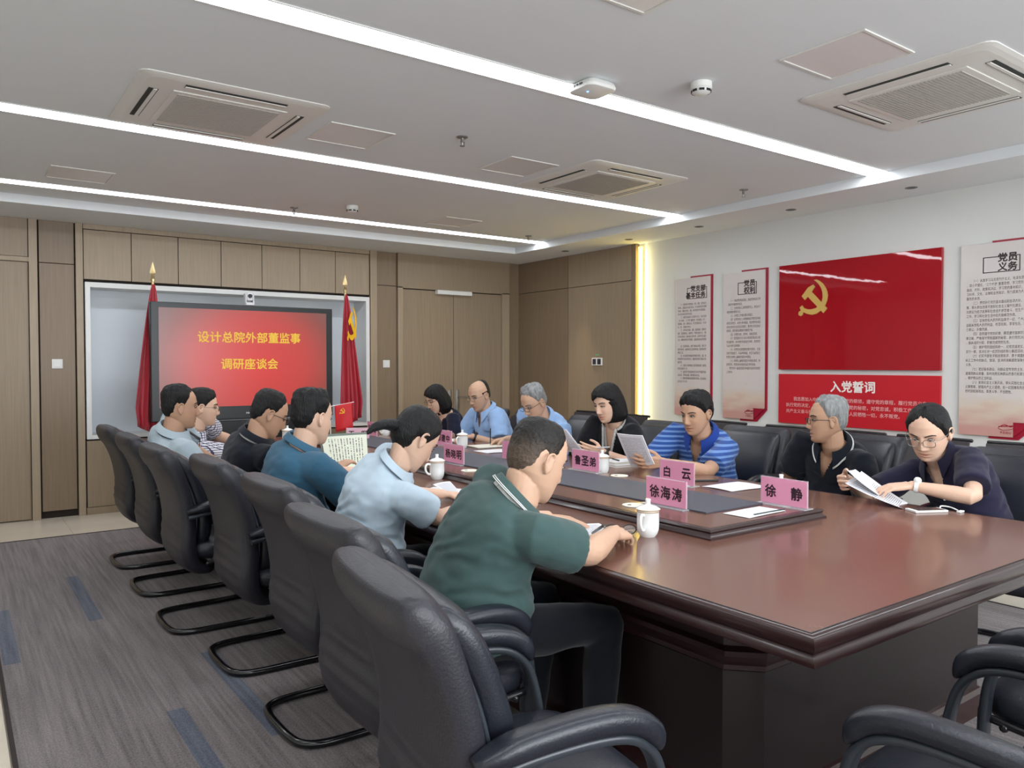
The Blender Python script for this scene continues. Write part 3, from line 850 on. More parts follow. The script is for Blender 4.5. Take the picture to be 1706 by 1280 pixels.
def poster_paper():
    m = mat('poster_paper', (206, 198, 192), rough=.16, spec=.5)
    nt = m.node_tree; n = nt.nodes; l = nt.links; b = n['Principled BSDF']
    tc = n.new('ShaderNodeTexCoord'); sx = n.new('ShaderNodeSeparateXYZ'); l.new(tc.outputs['Object'], sx.inputs[0])
    nz = n.new('ShaderNodeTexNoise'); nz.inputs['Scale'].default_value = 4; nz.inputs['Detail'].default_value = 5
    mp = n.new('ShaderNodeMapping'); mp.inputs['Scale'].default_value = (1, 1, 3.0); l.new(tc.outputs['Object'], mp.inputs['Vector']); l.new(mp.outputs['Vector'], nz.inputs['Vector'])
    ad = n.new('ShaderNodeMath'); ad.operation = 'MULTIPLY_ADD'; l.new(nz.outputs['Fac'], ad.inputs[0]); ad.inputs[1].default_value = -.30; l.new(sx.outputs['Z'], ad.inputs[2])
    mr = n.new('ShaderNodeMapRange'); mr.inputs['From Min'].default_value = -.52; mr.inputs['From Max'].default_value = -.78; l.new(ad.outputs['Value'], mr.inputs['Value'])
    cr = n.new('ShaderNodeValToRGB'); l.new(mr.outputs['Result'], cr.inputs['Fac'])
    e = cr.color_ramp.elements; e[0].color = rgb(206, 198, 194); e[1].color = rgb(196, 150, 140); k = e.new(.45); k.color = rgb(208, 190, 172)
    l.new(cr.outputs['Color'], b.inputs['Base Color'])
    return m
m_paper = poster_paper()
m_red_edge = mat('poster_red_edge', (150, 14, 44), rough=.4)
m_ink = mat('poster_ink', (52, 40, 40), rough=.6)
m_ink2 = mat('poster_ink_light', (88, 74, 72), rough=.6)
T1 = ['　　（一）宣传和执行党的路线、方针、政策，宣传和执行党中央、上级组织及本组织的决议，充分发挥党员的先锋模范作用，积极创先争优，团结、组织党内外的干部和群众，努力完成本单位所担负的任务。',
      '　　（二）组织党员认真学习马克思列宁主义、毛泽东思想、邓小平理论、“三个代表”重要思想、科学发展观，学习党的路线、方针、政策和决议，学习党的基本知识，学习科学、文化、法律和业务知识。',
      '　　（三）对党员进行教育、管理、监督和服务，提高党员素质，坚定理想信念，增强党性，严格党的组织生活，开展批评和自我批评，维护和执行党的纪律，监督党员切实履行义务，保障党员的权利不受侵犯。加强和改进流动党员管理。',
      '　　（四）密切联系群众，经常了解群众对党员、党的工作的批评和意见，维护群众的正当权利和利益，做好群众的思想政治工作。',
      '　　（五）充分发挥党员和群众的积极性创造性，发现、培养和推荐他们中间的优秀人才，鼓励和支持他们贡献自己的聪明才智。',
      '　　（六）对要求入党的积极分子进行教育和培养，做好经常性的发展党员工作。',
      '　　（七）监督党员干部和其他任何工作人员严格遵守国家法律法规，不得侵占国家、集体和群众的利益。',
      '　　（八）教育党员和群众自觉抵制不良倾向，坚决同各种违纪违法行为作斗争。']
T2 = ['　　（一）参加党的有关会议，阅读党的有关文件，接受党的教育和培训。',
      '　　（二）在党的会议上和党报党刊上，参加关于党的政策问题的讨论。', '　　（三）对党的工作提出建议和倡议。',
      '　　（四）在党的会议上有根据地批评党的任何组织和任何党员，向党负责地揭发、检举党的任何组织和任何党员违法乱纪的事实，要求处分违法乱纪的党员，要求罢免或撤换不称职的干部。',
      '　　（五）行使表决权、选举权，有被选举权。', '　　（六）在党组织讨论决定对党员的党纪处分或作出鉴定时，本人有权参加和进行申辩，其他党员可以为他作证和辩护。',
      '　　（七）对党的决议和政策如有不同意见，在坚决执行的前提下，可以声明保留，并且可以把自己的意见向党的上级组织直至中央提出。',
      '　　（八）向党的上级组织直至中央提出请求、申诉和控告，并要求有关组织给以负责的答复。', '　　党的任何一级组织直至中央都无权剥夺党员的上述权利。']
T3 = ['　　（一）认真学习马克思列宁主义、毛泽东思想、邓小平理论、“三个代表”重要思想，学习党的路线、方针、政策和决议，学习党的基本知识，学习科学、文化、法律和业务知识，努力提高为人民服务的本领。',
      '　　（二）贯彻执行党的基本路线和各项方针、政策，带头参加改革开放和社会主义现代化建设，带动群众为经济发展和社会进步艰苦奋斗，在生产、工作、学习和社会生活中起先锋模范作用。',
      '　　（三）坚持党和人民的利益高于一切，个人利益服从党和人民的利益，吃苦在前，享受在后，克己奉公，多做贡献。',
      '　　（四）自觉遵守党的纪律，模范遵守国家的法律法规，严格保守党和国家的秘密，执行党的决定，服从组织分配，积极完成党的任务。',
      '　　（五）维护党的团结和统一，对党忠诚老实，言行一致，坚决反对一切派别组织和小集团活动。',
      '　　（六）切实开展批评和自我批评，勇于揭露和纠正工作中的缺点、错误，坚决同消极腐败现象作斗争。',
      '　　（七）密切联系群众，向群众宣传党的主张，遇事同群众商量，及时向党反映群众的意见和要求，维护群众的正当利益。',
      '　　（八）发扬社会主义新风尚，带头实践社会主义荣辱观，提倡共产主义道德，在一切困难和危险的时刻挺身而出，英勇斗争，不怕牺牲。']
def wrap(paras, n):
    out = []
    for p in paras:
        while p: out.append(p[:n]); p = p[n:]
    return '\n'.join(out)
def poster(y0, y1, label, l1, l2, paras, n, text_h, boxw, logo=True, fold=True):
    """y1 > y0; the viewer's left is +y"""
    yc = (y0 + y1) / 2; w = y1 - y0; h = 1.40
    t = thing('wall_poster', label, 'poster', (XR, yc, .875), group='party posters on the white wall')
    hw = w / 2
    # red backing board peeking out right and top
    b = MB()
    b.prism([(hw * .15, h - .08), (hw * .15, h + .0), (-hw, h + .0), (-hw, .10), (-hw * .35, .0), (hw * .35, .0), (hw * .35, .05)] if False else
            [(hw * .18, h - .05), (hw * .18, h), (-hw, h), (-hw, .10), (-hw + .11, -.008), (hw * .2, -.008), (hw * .2, .05)],
            (0, 0, 0), (0, 1, 0), (0, 0, 1), (1, 0, 0), -.012, 0)
    b.build('red_backing', m_red_edge, t)
    b = MB(); b.prism([(hw, .01), (-hw + .14, .01), (-hw + .14, .115), (-hw + .022, .115), (-hw + .022, h - .016), (hw, h - .016)], (0, 0, -h / 2), (0, 1, 0), (0, 0, 1), (1, 0, 0), -.024, -.012)
    b.build('sheet', m_paper, t, loc=(0, 0, h / 2))
    b = MB(); b.prism([(-hw + .138, .012), (-hw + .138, .113), (-hw + .024, .113)], (0, 0, 0), (0, 1, 0), (0, 0, 1), (1, 0, 0), -.020, -.012); b.build('folded_corner', m_red_edge, t)
    X = -.0248
    ft = MB(); zt, zb = h - .115, h - .228
    xl, xr = hw * .18, -hw + .10
    if boxw: xl = boxw[0]; xr = boxw[1]
    lw = .006
    for a, b_, c, d in [(xr, xl, zb, zb + lw), (xr, xr + lw, zb, zt), (xl - lw, xl, zb, zt), (xl - .05 if len(l1) > 2 else xl - .10, xl, zt - lw, zt), (xr, xr + .022, zt - lw, zt)]:
        ft.box(X - .001, X + .001, a, b_, c, d)
    ft.build('title_frame', m_ink, t)
    cx = xr + .022 + .031 * len(l1)
    put_text('title', text_mesh(l1, w=.061 * len(l1), bold=.04), m_ink, t, (X, xr + .018 + .031 * len(l1), h - .125), FACE_MX)
    put_text('title', text_mesh(l2, w=.061 * len(l2), bold=.04), m_ink, t, (X, xr + .018 + .031 * len(l2), h - .190), FACE_MX)
    put_text('body_text', text_mesh(wrap(paras, n), w=w * .78, h=text_h, align='LEFT', bold=.0, res=1, line=1.25), m_ink2, t, (X, .012, h - .265 - text_h / 2), FACE_MX)
    if logo:
        b = MB(); cxl = -hw + .185
        for k in range(3): b.tube(catmull([(X, cxl + .045, .075 + k * .004), (X, cxl + .01, .098 - k * .008), (X, cxl - .03, .082 + k * .004), (X, cxl - .05, .092)], 4), .0022, seg=5)
        b.tube(catmull([(X, cxl + .05, .07), (X, cxl + .02, .058), (X, cxl - .02, .062), (X, cxl - .055, .074)], 4), .002, seg=5)
        b.build('logo', m_red_edge, t)
        put_text('logo_caption', text_mesh('不忘初心', w=.075, bold=.02), m_red_edge, t, (X, cxl, .04), FACE_MX)
    return t
poster(4.986, 5.456, 'narrow poster nearest the wood cladding, leftmost of the white wall posters', '党支部', '基本任务', T1, 26, .80, (.075, -.175))
poster(4.357, 4.845, 'narrow poster just left of the red board, with folded red corner', '党员', '权利', T2, 22, .70, (.075, -.135))
poster(2.19, 2.69, 'poster right of the red board, cut off by the right edge of the view', '党员', '义务', T3, 22, .82, (.10, -.14))
# ---------------------------------------------------------------- people
def skin_mat(name, c):
    m = mat(name, c, rough=.5, spec=.35, var=.05, vscale=14, attr='tint', bump=.05, bscale=220)
    m.node_tree.nodes['Principled BSDF'].inputs['Subsurface Weight'].default_value = .08
    m.node_tree.nodes['Principled BSDF'].inputs['Subsurface Radius'].default_value = (.012, .005, .003)
    return m
SK1 = skin_mat('skin_tan', (203, 164, 138)); SK2 = skin_mat('skin_light', (216, 178, 154)); SK3 = skin_mat('skin_brown', (190, 149, 122))
def hair_mat(name, c, v=.3): return mat(name, c, rough=.48, var=v, vscale=9, stretch=(9, 9, 1.5), bump=.8, bscale=60, bstretch=(4, 4, .5), spec=.35)
HB = hair_mat('black_hair', (13, 12, 13)); HG = hair_mat('grey_hair', (142, 144, 143), .38); HS = mat('short_faded_hair', (30, 27, 25), rough=.55, var=.3, vscale=9, stretch=(9, 9, 1.5), bump=.6, bscale=80, spec=.3, attr='tint'); HD = hair_mat('dark_brown_hair', (34, 26, 24))
m_eyew = mat('eye_white', (214, 206, 200), rough=.3); m_iris = mat('eye_dark', (26, 18, 14), rough=.25); m_brow = mat('eyebrow_hair', (44, 36, 32), rough=.8); m_browg = mat('eyebrow_grey', (110, 104, 98), rough=.8)
m_gfr = mat('spectacle_frame_dark', (30, 26, 26), rough=.3); m_gst = mat('spectacle_frame_metal', (150, 146, 138), rough=.25, metal=.9); m_gbr = mat('spectacle_frame_brown', (104, 74, 46), rough=.3)
def glass_mat():
    m = bpy.data.materials.new('spectacle_lens'); m.use_nodes = True
    nt = m.node_tree; nt.nodes.clear()
    o = nt.nodes.new('ShaderNodeOutputMaterial'); mx = nt.nodes.new('ShaderNodeMixShader'); t = nt.nodes.new('ShaderNodeBsdfTransparent'); g = nt.nodes.new('ShaderNodeBsdfGlossy')
    g.inputs['Roughness'].default_value = .02; mx.inputs[0].default_value = .07
    nt.links.new(t.outputs[0], mx.inputs[1]); nt.links.new(g.outputs[0], mx.inputs[2]); nt.links.new(mx.outputs[0], o.inputs[0])
    return m
m_lens = glass_mat()
def cloth(name, c, **k):
    a = dict(rough=.85, var=.06, vscale=7, bump=.12, bscale=400, sheen=.15, spec=.2); a.update(k)
    return mat(name, c, **a)
C_GREEN = cloth('dark_green_knit', (62, 84, 82)); C_LBLUE = cloth('light_blue_shirt', (186, 203, 216)); C_TEAL = cloth('teal_blue_shirt', (54, 94, 118)); C_BLACK = cloth('black_knit', (18, 22, 32))
C_GREYB = cloth('grey_blue_knit', (168, 182, 190)); C_SKY = cloth('sky_blue_shirt', (152, 184, 226)); C_NAVY = cloth('navy_fabric', (22, 24, 46)); C_NAVY2 = cloth('navy_dress_shirt', (30, 28, 50)); C_JACK = cloth('black_jacket', (20, 20, 25)); C_BLOUSE = cloth('pale_grey_blouse', (206, 206, 204))
C_TROU = cloth('dark_trousers', (15, 18, 25)); C_TROUB = cloth('black_trousers', (20, 20, 24)); m_shoe = mat('black_shoe', (18, 17, 17), rough=.3)
C_STRIPE_C = cloth('blue_collar', (32, 62, 140))
m_white_tr = mat('white_trim', (226, 226, 222), rough=.7); m_lany = mat('lanyard_ribbon', (196, 196, 192), rough=.6, var=.25, vscale=30); m_lanyd = mat('lanyard_dark', (50, 50, 56), rough=.6)
def pattern_cloth(name, ca, cb, kind):
    m = cloth(name, ca); nt = m.node_tree; n = nt.nodes; l = nt.links; b = n['Principled BSDF']
    for lk in list(b.inputs['Base Color'].links): l.remove(lk)
    tc = n.new('ShaderNodeTexCoord'); sp = n.new('ShaderNodeSeparateXYZ'); l.new(tc.outputs['Object'], sp.inputs[0])
    def wave(sock, period, duty):
        a = n.new('ShaderNodeMath'); a.operation = 'DIVIDE'; l.new(sock, a.inputs[0]); a.inputs[1].default_value = period
        f = n.new('ShaderNodeMath'); f.operation = 'FRACT'; l.new(a.outputs[0], f.inputs[0])
        g = n.new('ShaderNodeMath'); g.operation = 'LESS_THAN'; l.new(f.outputs[0], g.inputs[0]); g.inputs[1].default_value = duty
        return g.outputs[0]
    if kind == 'stripe': fac = wave(sp.outputs['Z'], .030, .42)
    else:
        w1 = wave(sp.outputs['Z'], .016, .26); w2 = wave(sp.outputs['Y'], .016, .26)
        mx = n.new('ShaderNodeMath'); mx.operation = 'MAXIMUM'; l.new(w1, mx.inputs[0]); l.new(w2, mx.inputs[1]); fac = mx.outputs[0]
    mi = n.new('ShaderNodeMix'); mi.data_type = 'RGBA'; l.new(fac, mi.inputs['Factor'])
    mi.inputs['A'].default_value = rgb(*ca); mi.inputs['B'].default_value = rgb(*cb); l.new(mi.outputs['Result'], b.inputs['Base Color'])
    return m
C_STRIPE = pattern_cloth('blue_striped_knit', (44, 78, 146), (108, 142, 196), 'stripe')
C_PLAID = pattern_cloth('white_checked_shirt', (216, 216, 222), (70, 66, 92), 'check')

HZ = [-.118, -.115, -.105, -.09, -.07, -.045, -.02, .01, .04, .07, .095, .112, .122, .125]
HW = [.004, .024, .038, .050, .061, .069, .073, .0745, .0745, .071, .061, .045, .022, .002]
HF = [.045, .072, .080, .084, .086, .087, .088, .089, .088, .081, .066, .045, .020, -.008]
HK = [.035, .012, .000, -.015, -.045, -.075, -.090, -.097, -.098, -.094, -.084, -.066, -.040, -.012]
def g2(a, b, sa, sb): return exp(-(a / sa) ** 2 - (b / sb) ** 2)
def head_pt(z, ph, wide=1.0, feat=True):
    hw = interp(z, HZ, HW) * wide; fr = interp(z, HZ, HF); bk = interp(z, HZ, HK)
    x0 = (fr + bk) / 2; c, s = cos(ph), sin(ph)
    x = x0 + (fr - bk) / 2 * math.copysign(abs(c) ** .88, c); y = hw * math.copysign(abs(s) ** .92, s)
    if feat and c > .1:
        ay = abs(y)
        nose = .027 * interp(z, [-.048, -.040, -.030, -.012, .012, .034], [0, .55, 1.0, .72, .38, 0]) * exp(-(y / interp(z, [-.04, .02], [.0125, .0085])) ** 2)
        x += nose
        x += .006 * g2(ay - .013, z + .036, .008, .008)
        x -= .0115 * g2(ay - .032, z - .011, .018, .012)
        x += .0045 * g2(ay - .032, z - .032, .026, .008)
        x += .005 * g2(ay - .042, z + .022, .02, .02)
        x += .0065 * g2(y, z + .060, .019, .006) + .0060 * g2(y, z + .0755, .017, .006) - .0055 * g2(y, z + .0675, .026, .0026)
        x -= .003 * g2(y, z + .086, .02, .006)
        x += .006 * g2(y, z + .100, .018, .012)
    return Vector((x, y, z))
def head_cols(n): return [pi * math.copysign(abs(u) ** 1.35, u) for u in [(-1 + 2 * (k + .5) / n) for k in range(n)]]
def smooth_z(n):
    return [-.118 + .243 * (.5 - .5 * cos(pi * (i / (n - 1)) ** 1.0)) * 1.0 for i in range(n)]
def head_rings(wide):
    cols = head_cols(60)
    return [[head_pt(z, p, wide) for p in cols] for z in smooth_z(58)]

def bez(P, Cn, N, t):
    if t <= 1: return P * (1 - t) ** 2 + Cn * (2 * t * (1 - t)) + N * t * t
    return N + (N - Cn).normalized() * (N - P).length * (t - 1)

def remesh(mb, voxel, smooth, name='tmp'):
    bmesh.ops.recalc_face_normals(mb.bm, faces=mb.bm.faces)
    me = bpy.data.meshes.new(name); mb.bm.to_mesh(me); mb.bm.free()
    o = bpy.data.objects.new(name, me); COL.objects.link(o)
    r = o.modifiers.new('r', 'REMESH'); r.mode = 'VOXEL'; r.voxel_size = voxel; r.use_smooth_shade = True
    if smooth:
        s = o.modifiers.new('s', 'SMOOTH'); s.factor = .5; s.iterations = smooth
    dg = bpy.context.evaluated_depsgraph_get()
    out = bpy.data.meshes.new_from_object(o.evaluated_get(dg))
    bpy.data.objects.remove(o); bpy.data.meshes.remove(me)
    return out

def rot_toward(d, n, ang):
    return (d * cos(ang) + n * sin(ang)).normalized()

def hand_mesh(mb, W, d, n, side, curl=.35, thumb=.3, s=1.0, spread=.07):
    """W wrist, d wrist->knuckles, n palm normal; side +1 when the thumb lies along d x n"""
    d = d.normalized(); n = (n - d * n.dot(d)).normalized(); t = d.cross(n) * side
    for off, tip, r0 in ((.026, .090, .0125), (.009, .094, .0125), (-.009, .090, .012), (-.025, .083, .0115)):
        mb.tube([W + t * off * .55 * s - d * .005 * s, W + d * .045 * s + t * off * .9 * s, W + d * tip * s + t * off * 1.1 * s], [r0 * 1.15 * s, r0 * 1.12 * s, r0 * .9 * s], seg=10)
    fing = [(.028, .090, (.041, .025, .021), .0088, 1.0), (.0095, .094, (.045, .028, .022), .009, 1.05), (-.0095, .090, (.042, .026, .021), .0086, 1.1), (-.027, .083, (.033, .020, .018), .0076, 1.15)]
    for off, k, L, r, cf in fing:
        fd = (d + t * (off / .028) * spread).normalized()
        p = W + d * k * s + t * off * 1.1 * s; pts = [p - fd * .01 * s, p]; a = 0
        for i, ll in enumerate(L):
            a += curl * cf * (.8, 1.0, .7)[i]
            p = p + rot_toward(fd, n, a) * ll * s; pts.append(p)
        mb.tube(pts, [r * s, r * 1.04 * s, r * s, r * .94 * s, r * .80 * s], seg=8)
    b = W + d * .022 * s + t * .022 * s
    td = (d * .62 + t * .72 + n * (.15 + thumb)).normalized(); td2 = (d * .85 + t * .30 + n * (.25 + thumb)).normalized(); td3 = (d * .95 + t * .05 + n * (.3 + thumb)).normalized()
    p1 = b + td * .040 * s; p2 = p1 + td2 * .031 * s; p3 = p2 + td3 * .024 * s
    mb.tube([b - td * .012 * s, b, p1, p2, p3], [.014 * s, .0148 * s, .0118 * s, .0104 * s, .0082 * s], seg=10)

TOR = [(-.16, .120, .095, .0), (-.08, .158, .122, .0), (.0, .170, .130, .0), (.12, .168, .132, .006), (.25, .160, .130, .012), (.4, .156, .124, .010), (.55, .162, .122, .006), (.7, .172, .120, .004), (.8, .175, .112, .0), (.88, .162, .098, -.006), (.94, .122, .080, -.008), (.985, .080, .066, -.006), (1.03, .060, .058, .0), (1.06, .04, .04, 0)]

def person(label, px, py, yaw, H, hy, hp, hands, top, hair, skin, fem=False, hroll=0, glasses=None, size=1.0, wide=1.0, belly=0.0, trousers=None,
           lean_back=0.0, lanyard=None, watch=None, voxel=.0045, brow=None, knees=.12, twist=0.0, seat=.46, sh_drop=-.014, lips=(.86, .62, .60)):
    yr = radians(yaw)
    root = thing('person', label, 'person', (px, py, 0), yr, group=None)
    Rz = Matrix.Rotation(-yr, 3, 'Z')
    loc = lambda w: Rz @ (Vector(w) - Vector((px, py, 0)))
    locd = lambda w: Rz @ Vector(w)
    Hl = loc(H); P = Vector((0, 0, seat + .09))
    a = radians(hy - yaw); p = radians(hp)
    f0 = Vector((cos(a), sin(a), 0)); lf = Vector((-sin(a), cos(a), 0)); zz = Vector((0, 0, 1))
    fw = f0 * cos(p) + zz * sin(p); up = -f0 * sin(p) + zz * cos(p)
    if hroll:
        q = radians(hroll); lf, up = lf * cos(q) + up * sin(q), up * cos(q) - lf * sin(q)
    HM = Matrix((fw, lf, up)).transposed() * size
    hpos = lambda v: Hl + HM @ Vector(v)
    B = hpos((-.022, 0, -.055))
    tdir = (P - B).normalized()
    N = B + (tdir * .35 + Vector((0, 0, -.5)) - up * .12).normalized() * .078 * size + Vector((-.012, 0, 0))
    Lsp = (N - P).length
    Cn = P + Vector((-.03 - lean_back * .1, 0, Lsp * .55))
    sc = 1.0 if not fem else .90
    sc *= size
    tw = radians(twist)
    def frame(t):
        c = bez(P, Cn, N, t); T = (bez(P, Cn, N, t + .01) - bez(P, Cn, N, t - .01)).normalized()
        L0 = Vector((-sin(tw * t), cos(tw * t), 0)); D = L0.cross(T).normalized(); L = T.cross(D).normalized()
        return c, T, L, D
    def ring(t, hw, hd, off, n=32, pw=.86):
        c, T, L, D = frame(t)
        return [c + D * off + L * (hw * math.copysign(abs(sin(q)) ** pw, sin(q))) + D * (hd * math.copysign(abs(cos(q)) ** pw, cos(q))) for q in [2 * pi * k / n for k in range(n)]]
    def torso(mb, t0, t1, grow, loose=0.0, gd=None):
        R = []
        for t, hw, hd, off in TOR:
            if t < t0 or t > t1: continue
            bel = belly * exp(-((t - .22) / .2) ** 2)
            w_ = hw * sc; d_ = hd * sc
            if fem: d_ += .016 * exp(-((t - .68) / .12) ** 2); w_ *= (1 - .06 * exp(-((t - .42) / .15) ** 2))
            lo = loose * exp(-((t - .2) / .25) ** 2)
            R.append(ring(t, w_ + grow + lo + bel * .5, d_ + (gd if gd is not None else grow) + lo + bel, off + bel * .6))
        mb.loft(R)
    cS, TS, LS, DS = frame(.89)
    sw = (.178 if not fem else .152) * size
    arms = {}
    for k, sgn in (('L', 1), ('R', -1)):
        hd = hands[k]
        W = loc(hd['p'])
        reach = max(0, min(1, (W - cS).dot(DS) / .5))
        S = cS + LS * sgn * sw + DS * (.01 + .03 * reach) + Vector((0, 0, -sh_drop))
        l1, l2 = .285 * size * (.94 if fem else 1), .25 * size * (.94 if fem else 1)
        dv = W - S; dist = dv.length
        if dist > (l1 + l2) * .985:
            W = S + dv.normalized() * (l1 + l2) * .985; dv = W - S; dist = dv.length
            print('ARM REACH', label[:40], k, round((loc(hd['p']) - W).length, 3))
        x = (l1 * l1 - l2 * l2 + dist * dist) / (2 * dist); hgt = math.sqrt(max(1e-6, l1 * l1 - x * x)); dn = dv.normalized()
        pole = locd(hd['e']) if 'e' in hd else Vector((-.25, sgn * .55, -.8))
        pole = (pole - dn * pole.dot(dn)).normalized()
        E = S + dn * x + pole * hgt
        if 'E' in hd: E = loc(hd['E'])
        d = locd(hd['d']) if 'd' in hd else (W - E)
        n = locd(hd.get('n', (0, 0, -1)))
        arms[k] = (S, E, W, d.normalized(), n, sgn, hd)
    # ---- skin
    ak = (.86 if fem else 1.0) * size
    mb = MB()
    rings = [[hpos(v) for v in r] for r in head_rings(wide)]
    mb.loft(rings)
    nr = (.046 if fem else .055) * size
    mb.tube([hpos((-.022, 0, -.02)), B, N + TS * .015, bez(P, Cn, N, .9)], [nr * .98, nr, nr * 1.08, nr * 1.25], seg=20)
    for sgn in ((1, -1) if hair['style'] != 'bob' else ()):
        Me = HM @ Matrix.Rotation(sgn * radians(22), 3, 'Z') @ Matrix.Rotation(radians(-10), 3, 'Y')
        mb.ell(hpos((-.008, sgn * .0785 * wide, -.004)), .017, .0075, .031, M=Me, seg=12, rings=8)
        mb.tube([hpos(v) for v in catmull([(.010, sgn * .080 * wide, .010), (.002, sgn * .086 * wide, .027), (-.016, sgn * .091 * wide, .026), (-.026, sgn * .092 * wide, .006), (-.018, sgn * .086 * wide, -.018), (-.004, sgn * .080 * wide, -.034)], 3)], .0048, seg=7)
    torso(mb, .5, 1.05, -.009, gd=-.010)
    for k, (S, E, W, d, n, sgn, hd) in arms.items():
        ua = [S + (E - S) * f for f in (0, .3, .65, .95)]; fa = [E + (W - E) * f for f in (.05, .28, .65, .9, 1.0)]
        mb.tube(ua + fa, [r * ak for r in (.044, .049, .044, .041, .041, .042, .034, .0275, .026)], seg=16)
        hand_mesh(mb, W + d * .006, d, n, sgn * -1, hd.get('c', .35), hd.get('t', .3), size * (.92 if fem else 1.0))
    me = remesh(mb, voxel, 3, 'body')
    # put the facial relief back after smoothing
    bm2 = bmesh.new()
    R2 = [[bm2.verts.new(v) for v in r] for r in rings]
    for i in range(len(R2) - 1):
        for j in range(60): bm2.faces.new((R2[i][j], R2[i][(j + 1) % 60], R2[i + 1][(j + 1) % 60], R2[i + 1][j]))
    tree = bvhtree.BVHTree.FromBMesh(bm2); bm2.free()
    HI = HM.inverted()
    ca = me.color_attributes.new('tint', 'FLOAT_COLOR', 'POINT')
    for v in me.vertices:
        q = HI @ (v.co - Hl)
        tint = [1, 1, 1]
        if -.13 < q.z < .13 and -.11 < q.x < .13 and abs(q.y) < .10:
            if q.z > -.075 or q.x > .045:
                loc_, nn, idx, dist = tree.find_nearest(v.co)
                if loc_ and dist < .0075: v.co = loc_
            lipm = g2(q.y, q.z + .067, .021, .0105) if q.x > .06 else 0
            lipm = min(1, lipm * 1.2)
            ch = .35 * g2(abs(q.y) - .045, q.z + .02, .02, .02) if q.x > .03 else 0
            soc = .5 * g2(abs(q.y) - .032, q.z - .012, .018, .009) if q.x > .05 else 0  # shading painted into the tint: eye sockets here, mouth crease below
            crease = .35 * g2(q.y, q.z + .0675, .024, .002) if q.x > .06 else 0
            for i in range(3):
                tint[i] = (1 - lipm + lipm * lips[i]) * (1 - ch * (.0, .10, .10)[i]) * (1 - soc * (.16, .22, .24)[i]) * (1 - crease)
        ca.data[v.index].color = (tint[0], tint[1], tint[2], 1)
    me.materials.append(skin)
    link('body', me, root)
    # ---- eyes and brows
    eb_ = MB()
    for sgn in (1, -1):
        for nm in range(1):
            c = Vector((.0775, sgn * .031 * wide, .0095))
            eb_.ell(hpos(c), .0070, .0140, .0044, M=HM, seg=12, rings=8, mi=0)
            eb_.ell(hpos(c + Vector((.0032, 0, -.0014))), .0048, .0056, .0044, M=HM, seg=10, rings=6, mi=1)
            eb_.tube([hpos(v) for v in catmull([(c.x + .004, sgn * .017, .0095), (c.x + .0078, sgn * .027, .0138), (c.x + .0062, sgn * .038, .0130), (c.x - .004, sgn * .0475, .0082)], 3)], .0021, seg=6, mi=1)
    eb_.build('eyes', [m_eyew, m_iris], root, smooth=True)
    br = MB()
    for sgn in (1, -1):
        pts = [hpos(head_pt(z, math.asin(min(.95, y / (interp(z, HZ, HW)))) * sgn, wide) + Vector((.0012, 0, 0))) for y, z in ((.014, .030), (.026, .0345), (.040, .0350), (.052, .029))]
        br.tube(catmull(pts, 3), [.0028] * 3 + [.0032] * 4 + [.0024] * 2 + [.0014], seg=6)
    br.build('eyebrows', brow or m_brow, root, smooth=True)
    # ---- hair
    hr = MB(); cols = head_cols(84)
    st = hair['style']; R = []
    zs = [.135 - .002 - i * .0036 for i in range(70)]
    def line(ad):
        if st == 'short': return interp(ad, [0, 30, 48, 62, 72, 80, 87, 94, 104, 118, 180], [.104, .101, .092, .076, .052, .024, .006, .020, .030, -.028, -.075])
        if st == 'thick': return interp(ad, [0, 25, 45, 60, 72, 80, 87, 94, 104, 116, 180], [.080, .076, .066, .052, .036, .014, -.006, .012, .018, -.045, -.088])
        if st == 'bald': return interp(ad, [0, 60, 72, 82, 92, 104, 118, 180], [.2, .12, .04, .005, .012, .025, -.030, -.075])
        if st == 'tied': return interp(ad, [0, 25, 45, 62, 75, 88, 104, 118, 180], [.110, .098, .076, .044, .012, -.022, .004, -.050, -.092])
        return interp(ad, [0, 25, 40, 50, 60, 180], [.082, .075, .055, .02, -.02, -.02])
    thick = hair.get('t', .012); nz_ = hair.get('noise', .35)
    if st == 'bob':
        EZ = [-.150, -.135, -.10, -.05, 0, .05, .09, .115, .130, .138]
        EW = [.080, .090, .096, .094, .090, .088, .078, .058, .034, .006]
        EK = [-.085, -.102, -.112, -.116, -.116, -.114, -.100, -.078, -.052, -.012]
        EF = [.03, .04, .05, .06, .07, .096, .086, .062, .028, -.004]
        lo_z = -.150 + hair.get('short', 0); zs2 = [.138 - (.138 - lo_z) * i / 60 for i in range(61)]
        part = hair.get('part', 0)
        for z in zs2:
            row = []
            for ph in cols:
                ad = abs(math.degrees(ph)); sg = 1 if ph > 0 else -1
                op = interp(z, [-.15, -.10, -.05, 0, .035, .055, .07, .082], [62, 58, 55, 55, 48, 34, 14, -30]) + part * sg * (14 if z > .03 else 0)
                w = interp(z, EZ, EW) * wide; bk = interp(z, EZ, EK); fr = interp(z, EZ, EF)
                x0 = (fr + bk) / 2; cc, ss = cos(ph), sin(ph)
                env = Vector((x0 + (fr - bk) / 2 * math.copysign(abs(cc) ** .9, cc), w * math.copysign(abs(ss) ** .9, ss), z))
                inn = head_pt(max(-.117, min(.1245, z)), ph, wide, False); inn = Vector((inn.x * .86, inn.y * .86, z * .98))
                m_ = sstep(op - 13, op + 11, ad + 9 * noise.noise(Vector((ph * 8, px, z * 4))))
                nn = (noise.noise(Vector((ph * 6, 3.3, z * 6))) * .8 + noise.noise(Vector((ph * 17, 1.3, z * 9))) * .5) * .009 - .012 * sstep(-.09, -.14, z)
                env = env + Vector((env.x, env.y, 0)).normalized() * nn
                row.append(inn.lerp(env, m_))
            R.append(row)
    else:
